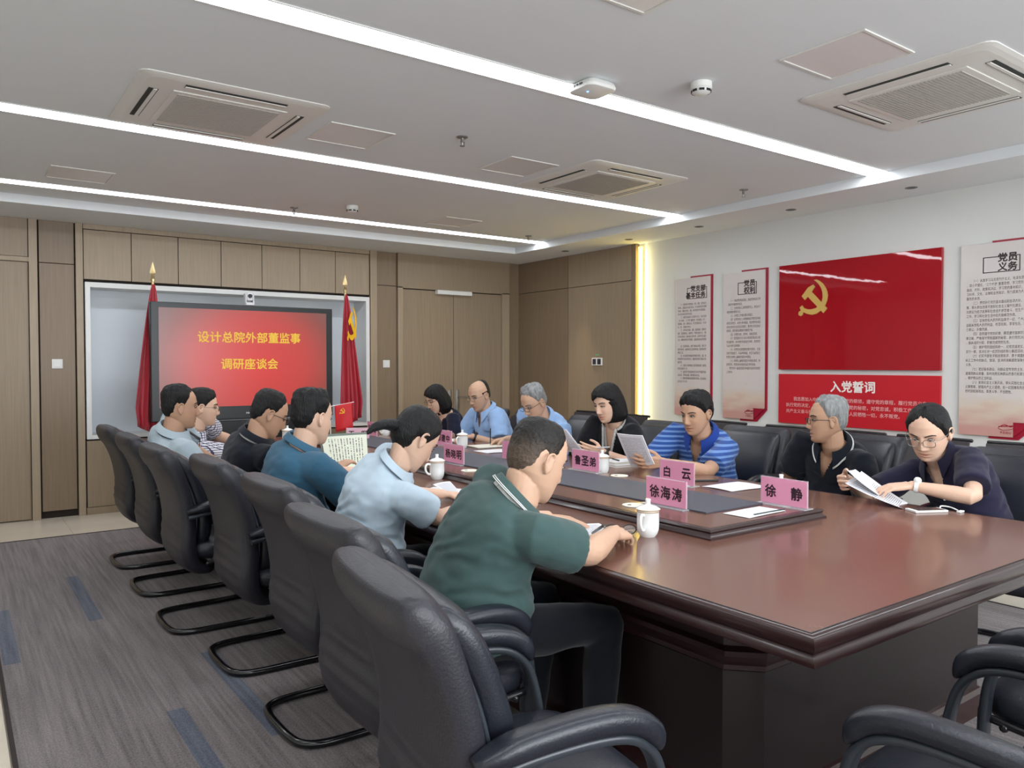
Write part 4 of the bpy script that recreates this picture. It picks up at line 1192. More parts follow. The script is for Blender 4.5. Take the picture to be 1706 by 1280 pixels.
        for z in zs:
            row = []
            for ph in cols:
                ad = abs(math.degrees(ph)); zc = max(-.117, min(.1248, z))
                b0 = head_pt(zc, ph, wide, False)
                sd = (z - line(ad) + .007 * noise.noise(Vector((ph * 5, px * 3, 0))) + .004 * noise.noise(Vector((ph * 14, py, 2)))) / .012
                if st == 'bald': sd = min(sd, max((-.038 - b0.x) / .012, (.040 - z) / .012))
                if st == 'tied' and hair.get('part'): pass
                m_ = sstep(-1, 1, sd)
                topf = sstep(.02, .10, z)
                th = thick * (.45 + .55 * topf) if st != 'thick' else thick * (.75 + .35 * topf)
                if st == 'short': th = hair.get('side', .004) * (1 - topf) + thick * topf
                if st == 'tied': th = thick
                q = Vector((b0.x * 42, b0.y * 42, z * 24))
                th *= 1 + nz_ * noise.noise(q) + nz_ * .6 * noise.noise(q * 2.3)
                nrm = Vector((b0.x - 0, b0.y, max(0, z - .03) * 1.2)).normalized()
                th *= .30 + .70 * sstep(0, 3.2, sd)
                row.append(b0 + nrm * (-.007 * (1 - m_) + th * m_))
            R.append(row)
    hr.loft([[hpos(v) for v in r] for r in R])
    ho = hr.build('hair', hair['mat'], root, smooth=True)
    if hair.get('fade'):
        ta = ho.data.color_attributes.new('tint', 'FLOAT_COLOR', 'POINT'); HJ = HM.inverted()
        for v in ho.data.vertices:
            q = HJ @ (v.co - Hl)
            k_ = sstep(.072, -.03, q.z + .012 * noise.noise(q * 40)) * sstep(.06, .0, q.x)
            ta.data[v.index].color = (1 + 7.5 * k_, 1 + 6.0 * k_, 1 + 4.6 * k_, 1)
    if 'tail' in hair:
        tb_ = MB(); pts = [hpos(v) for v in catmull(hair['tail'], 4)]; n_ = len(pts)
        tb_.tube(pts, [hair.get('tr', .022) * interp(i / (n_ - 1), [0, .12, .3, .7, 1], [.95, .75, 1.1, .8, .25]) for i in range(n_)], seg=14, flat=.75)
        for v in tb_.bm.verts: v.co += Vector((noise.noise(v.co * 60), noise.noise(v.co * 60 + Vector((9, 0, 0))), noise.noise(v.co * 60 + Vector((0, 9, 0))))) * .004
        tb_.build('ponytail', hair['mat'], ho, smooth=True)
    # ---- spectacles
    if glasses:
        gm, gw, gh = glasses
        g = MB(); ln = MB()
        for sgn in (1, -1):
            cy = sgn * .033 * wide; pts = []
            for i in range(16):
                q = 2 * pi * i / 16
                pts.append(hpos((.1035 - .10 * max(0, abs(cy + gw * cos(q)) - .02) * .9, cy + gw * math.copysign(abs(cos(q)) ** .7, cos(q)), .004 + gh * math.copysign(abs(sin(q)) ** .7, sin(q)))))
            g.tube(pts, .0017, seg=6, loop=True)
            vs_ = [ln.bm.verts.new(v) for v in pts]; ln.bm.faces.new(vs_)
            g.tube([hpos((.096, sgn * (.033 * wide + gw), .010)), hpos((.055, sgn * .079 * wide, .012)), hpos((-.005, sgn * .0845 * wide, .010)), hpos((-.020, sgn * .084 * wide, -.006))], .0016, seg=6)
        g.tube([hpos((.104, .010, .008)), hpos((.108, 0, .011)), hpos((.104, -.010, .008))], .0016, seg=6)
        go = g.build('spectacles', gm, root, smooth=True)
        ln.build('lenses', m_lens, go)
    # ---- upper garment
    def garment(name, m, grow, loose, t0, t1, sleeve, sl_grow, vneck=None, vox=.0075, fold=.0058):
        mb = MB(); torso(mb, t0, t1, grow, loose)
        for k, (S, E, W, d, n, sgn, hd) in arms.items():
            if sleeve <= 0: continue
            ic = frame(.80)[0] + LS * sgn * .07 * sc
            path = [ic, ic.lerp(S, .6)]
            rr = [.058 * ak + grow, .060 * ak + grow]
            fr_ = [0, .25, .5, .75, 1.0]
            if sleeve <= 1:
                for f in fr_:
                    path.append(S + (E - S) * f * sleeve); rr.append((.061 - .010 * f * sleeve) * ak + grow + sl_grow * f)
            else:
                for f in fr_: path.append(S + (E - S) * f); rr.append((.060 - .012 * f) * ak + grow + sl_grow * f)
                for f in (.35, .7, 1.0): path.append(E + (W - E) * f * (sleeve - 1)); rr.append((.048 - .010 * f * (sleeve - 1)) * ak + grow + sl_grow)
            mb.tube(path, rr, seg=18, endcap=False)
        me = remesh(mb, vox, 5, name)
        vec = [v.co.copy() for v in me.vertices]; nrm = [v.normal.copy() for v in me.vertices]
        kill = set()
        for i, v in enumerate(me.vertices):
            c_ = vec[i]
            if vneck:
                wtop, vlen, side = vneck
                rel = c_ - N; dn_ = -rel.dot(TS); la = rel.dot(LS); fd = rel.dot(DS)
                if -.06 < dn_ < vlen and fd > .012 and abs(la) < wtop * (1 - max(0, dn_) / vlen) + .002: kill.add(i)
            t_ = (c_ - P).dot(TS) / Lsp
            f1_ = noise.noise(Vector((c_.x * 9, c_.y * 9 + 3, c_.z * 16 + px * 5))); f2_ = noise.noise(Vector((c_.x * 22 + 5, c_.y * 20, c_.z * 34 + py)))
            dgl = sin((c_.z * 1.0 + (c_.x + c_.y) * .8) * 70 + f1_ * 5) * sstep(.05, .3, t_ + .05) * (1 - sstep(.55, .8, t_)) * .5
            v.co = c_ + nrm[i] * fold * (f1_ * .9 + f2_ * .5 + dgl * .9)
        if kill:
            b_ = bmesh.new(); b_.from_mesh(me); b_.verts.ensure_lookup_table()
            bmesh.ops.delete(b_, geom=[b_.verts[i] for i in kill], context='VERTS'); b_.to_mesh(me); b_.free()
        me.materials.append(m)
        o = link(name, me, root)
        return o
    tm = top['m']
    if 'inner' in top:
        garment('blouse', top['inner'], .004, 0, .2, .96, 0, 0, vneck=top['inner_v'], fold=.001, vox=.008)
    go_ = garment(top.get('name', 'shirt'), tm, top.get('grow', .012), top.get('loose', .012), top.get('hem', -.1), top.get('neck', .99), top.get('sleeve', .72), top.get('sl', .012), top.get('v'), vox=top.get('vox', .0075))
    # collar
    if top.get('collar'):
        ch_, cflare = top['collar']
        cm_ = MB(); R = []; m_ = 40
        gap = radians(top.get('gap', 24))
        cN = N + TS * .002 + Vector((0, 0, .013)); ux = DS; uy = LS
        nt_ = ((B - N).normalized() * .45 + TS * .35 + Vector((0, 0, .35))).normalized()
        for i in range(m_ + 1):
            q = gap + (2 * pi - 2 * gap) * i / m_
            dr = (DS * cos(q) + LS * sin(q))
            fr = (1 + cos(q)) / 2
            rx = nr + .016 + .009 * fr
            base = cN + dr * (rx + .004) - nt_ * (.012 + .040 * fr ** 2)
            topi = cN + dr * rx + nt_ * (ch_ - .022 * fr)
            topo = cN + dr * (rx + .007) + nt_ * (ch_ - .001 - .022 * fr)
            pt = 1 + .55 * sstep(.75, 1.0, fr)
            outb = cN + dr * (rx + .020 + cflare * (.55 + .45 * fr)) - nt_ * (.002 + .016 * fr + .034 * fr ** 3) * pt
            outb2 = outb - dr * .004 - nt_ * .0005
            R.append([base, topi, topo, outb, outb2, topi - nt_ * .004 + dr * .003])
        cm_.loft(R, closed=True, caps=True)
        co = cm_.build('collar', top.get('cm', tm), go_, smooth=True, angle=50)
        if top.get('tip'):
            tp = MB()
            for off in (.003, .009):
                pts = [r[3] + (r[2] - r[3]).normalized() * off + (r[3] - cN).normalized() * .0018 for r in R]
                tp.tube(pts, .0019, seg=5, endcap=False)
            tp.build('collar_stripe', m_white_tr, co, smooth=True)
    if top.get('placket'):
        pl = MB(); c0 = top['placket']
        for kk in range(c0):
            t_ = .86 - .15 * kk - (top.get('v', (0, .1, 0))[1] * .5 if top.get('v') else 0)
            c, T, L, D = frame(t_)
            rg = [r for r in TOR if r[0] <= t_][-1]
            hit, o_, n_, _i = go_.closest_point_on_mesh(c + D * .25)
            if hit: pl.ell(o_ + D * .002, .006, .006, .006, seg=8, rings=5)
        pl.build('buttons', m_white_tr, go_, smooth=True)
    # ---- lanyard
    if lanyard:
        lm = MB(); pts = []
        nt_ = (B - N).normalized()
        end = frame(lanyard.get('t', .45))
        for q in range(0, 13):
            qq = pi - pi * .78 * (q / 12)
            pts.append(N + (DS * cos(qq) + LS * sin(qq)) * (nr + .034) + nt_ * (.006 - .02 * (q / 12) ** 2))
        fr_pts = []
        for f in (.25, .5, .75, 1.0):
            c, T, L, D = frame(1 - (1 - lanyard.get('t', .45)) * f)
            tgt = c + D * .3 + L * .055 * (1 - f) * 1.2
            hit, o_, n_, _i = go_.closest_point_on_mesh(tgt)
            o2 = o_ + D * .006
            fr_pts.append(o2)
        half = pts + fr_pts
        mir = []
        for q in half:
            rel = q - N; mir.append(q - LS * (2 * rel.dot(LS)))
        for ch_ in (half, mir):
            cc_ = catmull(ch_, 3); n_ = len(cc_); R = []
            for i, q in enumerate(cc_):
                T = (cc_[min(i + 1, n_ - 1)] - cc_[max(0, i - 1)]).normalized()
                onn = (q - N); onn = (onn - T * onn.dot(T)).normalized() if i < n_ * .55 else DS
                w = T.cross(onn).normalized(); onn = w.cross(T)
                R.append([q + w * .008 + onn * .0015, q + w * .008 - onn * .0015, q - w * .008 - onn * .0015, q - w * .008 + onn * .0015])
            lm.loft(R)
        lm.build('lanyard', lanyard['m'], root)
        c, T, L, D = frame(lanyard.get('t', .45) - .10)
        hit, o_, n_, _i = go_.closest_point_on_mesh(c + D * .3)
        cd = MB(); M3 = Matrix((D, L, T)).transposed()
        cd.box(-.002, .002, -.03, .03, -.045, .045, rot=None)
        for v in cd.bm.verts: v.co = o_ + D * .008 + M3 @ v.co
        cd.build('badge', m_white_tr, root)
    if watch:
        side_, wm = watch
        S, E, W, d, n, sgn, hd = arms[side_]
        ax = (W - E).normalized(); c = W - ax * .022
        w_ = MB(); u = n - ax * n.dot(ax); u.normalize(); v2 = ax.cross(u)
        rw = .0285 * ak
        pts = [c + u * cos(2 * pi * i / 18) * rw + v2 * sin(2 * pi * i / 18) * rw for i in range(18)]
        R = [[q - ax * .009 + (q - c) * .02, q - ax * .009 + (q - c) * .12, q + ax * .009 + (q - c) * .12, q + ax * .009 + (q - c) * .02] for q in pts]
        w_.loft(R, loop=True)
        fc = c - u * rw * 1.06
        w_.tube([fc + u * .004, fc - u * .005], .0165, seg=18)
        w_.build('watch', wm, root, smooth=True, angle=40)
    # ---- trousers and shoes
    mb = MB()
    R = [ring(t, hw * sc + .008 + belly * .3, hd * sc + .006 + belly * .4, off) for t, hw, hd, off in TOR if -.17 < t < .14]
    mb.loft(R)
    sh = []
    for sgn in (1, -1):
        hip = P + Vector((.0, sgn * .085 * sc, -.012)); kn = P + Vector((.40 * size, sgn * knees, -.02)); an = Vector((kn.x - .04, kn.y * 1.05, .11))
        mb.tube([hip, hip.lerp(kn, .4), hip.lerp(kn, .85), kn + Vector((.012, 0, -.012))], [.082 * sc, .078 * sc, .066 * sc, .062 * sc], seg=18)
        mb.tube([kn, kn.lerp(an, .35), kn.lerp(an, .8), an], [.061 * sc, .060 * sc, .052 * sc, .052 * sc], seg=16)
        sh.append(an)
    me = remesh(mb, .012, 4, 'trousers')
    for v in me.vertices:
        v.co += v.normal * .005 * noise.noise(v.co * 13)
    me.materials.append(trousers or C_TROU)
    link('trousers', me, root)
    for an in sh:
        s_ = MB(); R = []
        for x, w, h0 in ((-.075, .022, .05), (-.06, .034, .085), (-.01, .038, .095), (.05, .040, .075), (.11, .046, .055), (.16, .040, .042), (.185, .02, .03)):
            R.append([Vector((an.x + x, an.y + w * cos(q), .0135 + (h0 * .5) + h0 * .5 * sin(q))) for q in [2 * pi * k / 14 for k in range(14)]])
        s_.loft(R); s_.build('shoe', m_shoe, root, smooth=True)
    return root
# ---------------------------------------------------------------- the thirteen people (world coordinates)
UPR = (0, 0, -1)
POLO = dict(collar=(.030, .016), sleeve=.70, sl=.014)
# left side of the table, facing +x
person('man in dark green polo shirt, nearest on the left side, seen from behind writing', 1.36, 2.10, 0, (1.543, 1.998, 1.083), -4, -24,
       dict(L=dict(p=(1.91, 2.40, .79), d=(.82, -.52, -.12), c=.3, e=(-.3, .6, -.5)), R=dict(p=(1.85, 1.96, .81), d=(.9, .4, -.12), n=(.0, .45, -1), c=.6, t=.5, E=(1.618, 1.825, .803))),
       dict(m=C_GREEN, name='polo_shirt', tip=True, loose=.02, collar=(.030, .016), sleeve=.74, sl=.012), dict(style='short', mat=HS, t=.009, side=.0035, noise=.3, fade=True), SK1, lanyard=dict(m=m_lany), voxel=.004, belly=.005, size=1.06, trousers=C_TROU, knees=.17, sh_drop=-.03)
person('woman with black ponytail in light blue shirt, second on the left side', 1.37, 2.93, 0, (1.531, 2.797, 1.09), 3, -40,
       dict(L=dict(p=(1.86, 3.12, .79), c=.3), R=dict(p=(1.85, 2.78, .79), c=.3, E=(1.58, 2.68, .78))),
       dict(m=C_LBLUE, name='shirt', collar=(.024, .012), sleeve=.74, sl=.016, loose=.022), dict(style='tied', mat=HB, t=.014, noise=.2, tail=[(-.075, .0, .02), (-.105, .005, -.005), (-.14, .015, -.030), (-.17, .02, -.068), (-.175, .02, -.10)], tr=.030), SK2, fem=True, voxel=.0042, size=1.0, trousers=C_TROUB)
person('man with thick black hair in teal blue shirt, third on the left side', 1.33, 3.70, 0, (1.432, 3.648, 1.131), 14, -10,
       dict(L=dict(p=(1.84, 4.0, .80), c=.4), R=dict(p=(1.80, 3.62, .79), c=.4, e=(-.1, -.5, -.7))),
       dict(m=C_TEAL, name='shirt', collar=(.030, .014), sleeve=.76, sl=.016, loose=.018), dict(style='short', mat=HB, t=.024, side=.010, noise=.4), SK2, size=1.04, belly=.015)
person('man with spectacles in black polo shirt, fourth on the left side', 1.32, 4.36, 0, (1.424, 4.271, 1.115), -6, -26,
       dict(L=dict(p=(1.82, 4.55, .79)), R=dict(p=(1.80, 4.22, .79))),
       dict(m=C_BLACK, name='polo_shirt', **POLO), dict(style='short', mat=HB, t=.016, side=.007, noise=.35), SK3, glasses=(m_gfr, .025, .017), size=1.03, lanyard=dict(m=m_lany))
person('man in grey blue polo shirt sitting upright, fifth on the left side', 1.13, 5.10, 0, (1.124, 4.985, 1.132), -4, -4,
       dict(L=dict(p=(1.52, 5.35, .66)), R=dict(p=(1.50, 4.86, .66))),
       dict(m=C_GREYB, name='polo_shirt', **POLO), dict(style='short', mat=HB, t=.018, side=.007, noise=.35), SK3, size=1.05, lanyard=dict(m=m_lanyd), belly=.02, lean_back=.3)
person('man with spectacles in white checked shirt, farthest on the left side', 1.28, 5.72, 0, (1.393, 5.527, 1.098), -14, -6,
       dict(L=dict(p=(1.80, 6.0, .785), c=.4), R=dict(p=(1.80, 5.62, .785), c=.4, e=(-.1, -.6, -.6))),
       dict(m=C_PLAID, name='shirt', collar=(.028, .014), sleeve=.74, sl=.014), dict(style='thick', mat=HB, t=.016, noise=.3), SK2, glasses=(m_gst, .025, .017), size=1.0)
# right side, facing -x
person('woman with spectacles in navy shirt, nearest on the right side, reading papers', 4.05, 1.74, 180, (3.828, 1.849, 1.065), 186, -26,
       dict(R=dict(p=(3.55, 2.10, .835), d=(-.7, -.1, -.05), n=(.1, -.95, .2), c=.55, t=.35), L=dict(p=(3.60, 1.815, .835), d=(-.62, .75, -.12), n=(.1, .2, -1), c=.4, E=(3.68, 1.58, .805))),
       dict(m=C_NAVY2, name='shirt', collar=(.026, .016), gap=30, sleeve=.74, sl=.016, v=(.045, .13, 0), placket=2), dict(style='tied', mat=HB, t=.013, noise=.2, tail=[(-.09, .0, -.02), (-.125, 0, -.04), (-.135, 0, -.10), (-.125, 0, -.17)], tr=.024),
       SK2, fem=True, glasses=(m_gst, .026, .019), voxel=.004, size=1.04, wide=1.06, watch=('L', m_white_tr), trousers=C_TROUB)
person('man with grey hair and spectacles in black polo with white collar stripes', 4.20, 2.56, 172, (4.024, 2.51, 1.075), 136, -2,
       dict(R=dict(p=(3.86, 2.70, .63), c=.5), L=dict(p=(3.88, 2.46, .63), c=.5)),
       dict(m=C_BLACK, name='polo_shirt', tip=True, v=(.04, .12, 0), gap=26, **POLO), dict(style='short', mat=HG, t=.022, side=.010, noise=.4), SK3, glasses=(m_gfr, .026, .016), voxel=.004, size=1.04, brow=m_brow, trousers=C_TROUB)
person('man with thick black hair in blue striped polo shirt, holding a paper', 3.98, 3.33, 180, (3.773, 3.248, 1.086), 182, -14,
       dict(R=dict(p=(3.44, 3.44, .855), d=(-.6, -.45, .15), n=(-.2, -.9, .3), c=.5), L=dict(p=(3.42, 3.19, .815), d=(-.8, .35, .0), n=(-.1, .9, .2), c=.45, e=(.2, -.75, -.4))),
       dict(m=C_STRIPE, name='polo_shirt', cm=C_STRIPE_C, v=(.045, .13, 0), gap=26, placket=2, collar=(.030, .018), sleeve=.78, sl=.016), dict(style='thick', mat=HB, t=.021, noise=.35), SK3, voxel=.0042, size=1.04, wide=1.03, belly=.01)
person('woman with black bob in black jacket holding a sheet of paper', 3.87, 3.99, 180, (3.633, 3.907, 1.131), 182, -20,
       dict(R=dict(p=(3.42, 4.02, .85), d=(-.8, -.2, .1), n=(-.1, -.9, .3), c=.45), L=dict(p=(3.46, 3.76, .82), d=(-.85, .3, .15), n=(-.1, .9, .3), c=.4, e=(.25, -.6, -.6))),
       dict(m=C_JACK, name='jacket', sleeve=1.05, sl=.014, grow=.018, v=(.062, .30, 0), inner=C_BLOUSE, inner_v=(.045, .17, 0)), dict(style='bob', mat=HB, part=1, short=.02), SK2, fem=True, voxel=.0042, size=1.03, lanyard=dict(m=m_lany, t=.35), watch=('L', m_black), trousers=C_TROUB, lips=(.84, .54, .52))
person('man with grey hair and spectacles in sky blue shirt, bent over writing', 3.87, 4.80, 180, (3.593, 4.675, 1.101), 181, -30,
       dict(R=dict(p=(3.58, 5.02, .80), d=(-.75, .25, -.15), n=(.0, -.5, -.9), c=.6), L=dict(p=(3.56, 4.62, .79), d=(-.8, .4, -.1), c=.35)),
       dict(m=C_SKY, name='shirt', collar=(.026, .014), gap=22, sleeve=.74, sl=.016), dict(style='short', mat=HG, t=.022, side=.010, noise=.45), SK1, glasses=(m_gfr, .026, .015), size=1.04, brow=m_browg)
person('balding man with spectacles in light blue shirt, facing the table', 3.92, 5.66, 180, (3.754, 5.671, 1.118), 184, -20,
       dict(R=dict(p=(3.54, 5.85, .79), d=(-.8, .1, -.1), c=.4), L=dict(p=(3.54, 5.46, .79), d=(-.75, .55, -.1), c=.35)),
       dict(m=C_SKY, name='shirt', collar=(.028, .018), gap=24, v=(.035, .09, 0), sleeve=.76, sl=.018, loose=.02), dict(style='bald', mat=HB, t=.010, noise=.3), SK1, glasses=(m_gst, .026, .016), size=1.04, watch=('L', m_black))
person('woman with black bob and round spectacles in navy top, farthest on the right', 3.80, 6.20, 180, (3.599, 6.152, 1.078), 181, -26,
       dict(R=dict(p=(3.46, 6.32, .79), c=.4), L=dict(p=(3.46, 5.98, .79), c=.4)),
       dict(m=C_NAVY, name='top', sleeve=.8, sl=.014, v=(.065, .10, 0), neck=.965), dict(style='bob', mat=HB, part=-1), SK2, fem=True, glasses=(m_gbr, .027, .021), size=1.0, trousers=C_TROUB)
# ---------------------------------------------------------------- things on the table
def printed(name, paper, ink, rows, thr, fold=.40, vertical=False):
    m = mat(name, paper, rough=.7)
    nt = m.node_tree; n = nt.nodes; l = nt.links; b = n['Principled BSDF']
    uv = n.new('ShaderNodeUVMap'); uv.uv_map = 'UVMap'; sp = n.new('ShaderNodeSeparateXYZ'); l.new(uv.outputs[0], sp.inputs[0])
    U, V = (sp.outputs[0], sp.outputs[1]) if not vertical else (sp.outputs[1], sp.outputs[0])
    def mth(op, a, b_=None):
        x = n.new('ShaderNodeMath'); x.operation = op
        for i, s in enumerate((a, b_)):
            if s is None: continue
            if isinstance(s, (int, float)): x.inputs[i].default_value = s
            else: l.new(s, x.inputs[i])
        return x.outputs[0]
    rv = mth('MULTIPLY', V, rows); row = mth('FLOOR', rv); fr = mth('FRACT', rv)
    on = mth('LESS_THAN', fr, fold)
    cb = n.new('ShaderNodeCombineXYZ'); l.new(mth('MULTIPLY', U, rows * 1.4), cb.inputs[0]); l.new(mth('MULTIPLY', row, 7.31), cb.inputs[1])
    nz = n.new('ShaderNodeTexNoise'); nz.inputs['Scale'].default_value = 1.6; l.new(cb.outputs[0], nz.inputs['Vector'])
    ink_ = mth('GREATER_THAN', nz.outputs['Fac'], thr)
    mk = mth('MULTIPLY', on, ink_)
    for s_ in (U, V):
        mk = mth('MULTIPLY', mk, mth('GREATER_THAN', s_, .09)); mk = mth('MULTIPLY', mk, mth('LESS_THAN', s_, .91))
    mx = n.new('ShaderNodeMix'); mx.data_type = 'RGBA'; l.new(mk, mx.inputs['Factor'])
    mx.inputs['A'].default_value = rgb(*paper); mx.inputs['B'].default_value = rgb(*ink); l.new(mx.outputs['Result'], b.inputs['Base Color'])
    return m
m_doc = printed('printed_paper', (232, 232, 236), (140, 140, 150), 30, .42)
m_hand = printed('handwritten_page', (222, 226, 208), (70, 76, 76), 15, .47, .30, vertical=True)
m_plain = mat('plain_paper', (236, 236, 238), rough=.7)
m_cream = mat('cream_page', (232, 228, 212), rough=.75)
def sheet_mesh(c00, c10, c11, c01, sag=.0, nvec=None, th=.0012, n=9):
    """corners: bottom-left, bottom-right, top-right, top-left; returns MB with UVs, thick"""
    mb = MB(); bm = mb.bm; uvl = bm.loops.layers.uv.new('UVMap')
    c00, c10, c11, c01 = [Vector(c) for c in (c00, c10, c11, c01)]
    nn = (c10 - c00).cross(c01 - c00).normalized()
    def pt(u, v): return c00 * (1 - u) * (1 - v) + c10 * u * (1 - v) + c11 * u * v + c01 * (1 - u) * v + nn * (sag * 4 * u * (1 - u) + sag * .6 * sin(v * 3.1 + u))
    A = [[bm.verts.new(pt(i / (n - 1), j / (n - 1)) + nn * th / 2) for i in range(n)] for j in range(n)]
    Bq = [[bm.verts.new(pt(i / (n - 1), j / (n - 1)) - nn * th / 2) for i in range(n)] for j in range(n)]
    def face(vs_, uvs):
        f = bm.faces.new(vs_)
        for lp, q in zip(f.loops, uvs): lp[uvl].uv = q
    w = n - 1
    for j in range(w):
        for i in range(w):
            q = [(i / w, j / w), ((i + 1) / w, j / w), ((i + 1) / w, (j + 1) / w), (i / w, (j + 1) / w)]
            face([A[j][i], A[j][i + 1], A[j + 1][i + 1], A[j + 1][i]], q)
            face([Bq[j][i], Bq[j + 1][i], Bq[j + 1][i + 1], Bq[j][i + 1]], [q[0], q[3], q[2], q[1]])
    for i in range(w):
        for (a, b_) in ((A[0][i], A[0][i + 1]), ):
            face([Bq[0][i], Bq[0][i + 1], A[0][i + 1], A[0][i]], [(0, 0)] * 4)
            face([A[w][i], A[w][i + 1], Bq[w][i + 1], Bq[w][i]], [(0, 0)] * 4)
            face([A[i][0], A[i + 1][0], Bq[i + 1][0], Bq[i][0]], [(0, 0)] * 4)
            face([Bq[i][w], Bq[i + 1][w], A[i + 1][w], A[i][w]], [(0, 0)] * 4)
    return mb
def sheet(name, label, m, *c, cat='paper', group=None, **k):
    o = sheet_mesh(*c, **k).build(name, m, smooth=True, angle=40, recalc=False)
    return tag(o, label, cat, group)
def flat(cx, cy, a, w, h, z):
    u = Vector((cos(radians(a)), sin(radians(a)), 0)); v = Vector((-u.y, u.x, 0)); c = Vector((cx, cy, z))
    return [c - u * w / 2 - v * h / 2, c + u * w / 2 - v * h / 2, c + u * w / 2 + v * h / 2, c - u * w / 2 + v * h / 2]
A4 = (.21, .297)

# lidded porcelain cups
m_porc = mat('white_porcelain', (236, 238, 236), rough=.12, coat=.4); m_gilt = mat('gilt_line', (190, 150, 90), rough=.3, metal=.6)
def cup(label):
    t = thing('lidded_cup', label, 'cup')
    b = MB(); b.lathe([(.0, .0), (.028, .0), (.030, .003), (.036, .012), (.041, .028), (.042, .05), (.042, .099), (.044, .102), (.0415, .102), (.040, .09), (.039, .03), (.03, .012), (.0, .01)], seg=36)
    b.build('body', m_porc, t, smooth=True, angle=50)
    h = MB(); h.tube(catmull([(-.040, 0, .084), (-.058, 0, .088), (-.070, 0, .074), (-.068, 0, .05), (-.054, 0, .032), (-.038, 0, .030)], 5), .0052, seg=10, flat=1.25); h.build('handle', m_porc, t, smooth=True)
    b = MB(); b.lathe([(.0, .1005), (.044, .1005), (.0465, .103), (.0455, .106), (.030, .115), (.014, .119), (.010, .121), (.0085, .126), (.0095, .134), (.0105, .138), (.009, .1415), (.0, .142)], seg=36)
    ld = b.build('lid', m_porc, t, smooth=True, angle=50)
    b = MB(); b.lathe([(.0462, .1018), (.0472, .103), (.0462, .1045)], seg=36); b.build('gilt_rim', m_gilt, ld, smooth=True)
    b = MB(); b.lathe([(.0425, .0935), (.0428, .095), (.0425, .0965)], seg=36); b.build('gilt_band', m_gilt, t, smooth=True)
    return t
CUPS = [(2.12, 2.055, ZT, 22, 'white lidded porcelain cup beside the hand of the man in dark green'),
        (2.212, 3.777, ZT, -5, 'white lidded porcelain cup in front of the woman in light blue'),
        (2.24, 6.25, ZT, 200, 'white lidded porcelain cup in front of the man with spectacles in black at left'),
        (3.19, 5.06, ZT, 20, 'white lidded porcelain cup behind the pink plate before the balding man'),
        (3.106, 3.385, ZT, 20, 'white lidded porcelain cup behind the pink plate before the woman in black jacket'),
        (3.05, 2.715, ZT, 20, 'white lidded porcelain cup behind the pink plate with two spaced characters, mid table'),
        (3.09, 2.155, ZT, 20, 'white lidded porcelain cup behind the nearest pink plate on the right'),
        (3.16, 6.31, ZT, 20, 'white lidded porcelain cup farthest away, at the far right corner of the table')]
c0 = None
for x, y, z, a, lab in CUPS:
    if c0 is None: c0 = cup(lab); c0['group'] = 'lidded cups on the table'; c0.location = (x, y, z); c0.rotation_euler = (0, 0, radians(a))
    else: dup(c0, (x, y, z), radians(a), lab, 'lidded cups on the table')

# pink name plates in clear acrylic stands
m_pink = mat('pink_card', (226, 150, 178), rough=.5); m_pinkl = mat('pink_card_pale', (222, 176, 190), rough=.5)
m_acr = mat('clear_acrylic', (225, 232, 236), rough=.08, spec=.5); m_acr.node_tree.nodes['Principled BSDF'].inputs['Alpha'].default_value = .35
m_pltxt = mat('black_brush_lettering', (46, 16, 30), rough=.6)
def plate(x, y, z, a, chars, label, m=m_pink, w=.225, h=.112):
    t = thing('name_plate', label, 'name plate', (x, y, z), radians(a), 'pink name plates on the table')
    MB().box(-w / 2 - .008, w / 2 + .008, -.032, .032, 0, .005, bev=.001).build('stand_foot', m_acr, t)
    MB().box(-w / 2 - .003, w / 2 + .003, -.0026, .0026, .005, h + .008, bev=.0005).build('stand_sleeve', m_acr, t)
    MB().box(-w / 2, w / 2, -.0034, .0034, .006, h + .005).build('card', m, t)
    cw = .050
    for sgn in (-1, 1):
        nc = len(chars)
        for k, chq in enumerate(chars):
            if chq == '　': continue
            o = put_text('lettering', text_mesh(chq, h=w * .235, bold=.03), m_pltxt, t, (-sgn * (k - (nc - 1) / 2) * w * .285, sgn * .0042, h * .53), pi if sgn > 0 else 0)
plate(2.466, 2.285, ZP, -90, '徐海涛', 'pink name plate with three characters standing nearest, beside the near cup')
plate(2.965, 2.675, ZP, -90, '白　云', 'pink name plate with two spaced characters behind the nearest three character plate')
plate(2.88, 1.995, ZP, -90, '徐　静', 'pink name plate standing farthest right, near the corner of the raised table centre')
plate(2.912, 3.31, ZP, -90, '鲁圣弟', 'pink name plate with three characters before the woman in black jacket')
plate(2.48, 4.03, ZP, -90, '杨晓明', 'pink name plate with three characters behind the cup of the woman in light blue')
plate(2.955, 4.945, ZP, -90, '邢建中', 'pink name plate with three characters in front of the balding man')
plate(2.86, 3.94, ZP, -90, '', 'pink name plate mostly hidden behind the head of the man in dark green')
plate(2.875, 5.98, ZP, -96, '吴　敏', 'pink name plate in front of the woman in navy at the far end')
plate(2.66, 5.80, ZP, -30, '王　军', 'pale pink name plate at the far end, below the small red flag', m_pinkl, w=.18, h=.085)

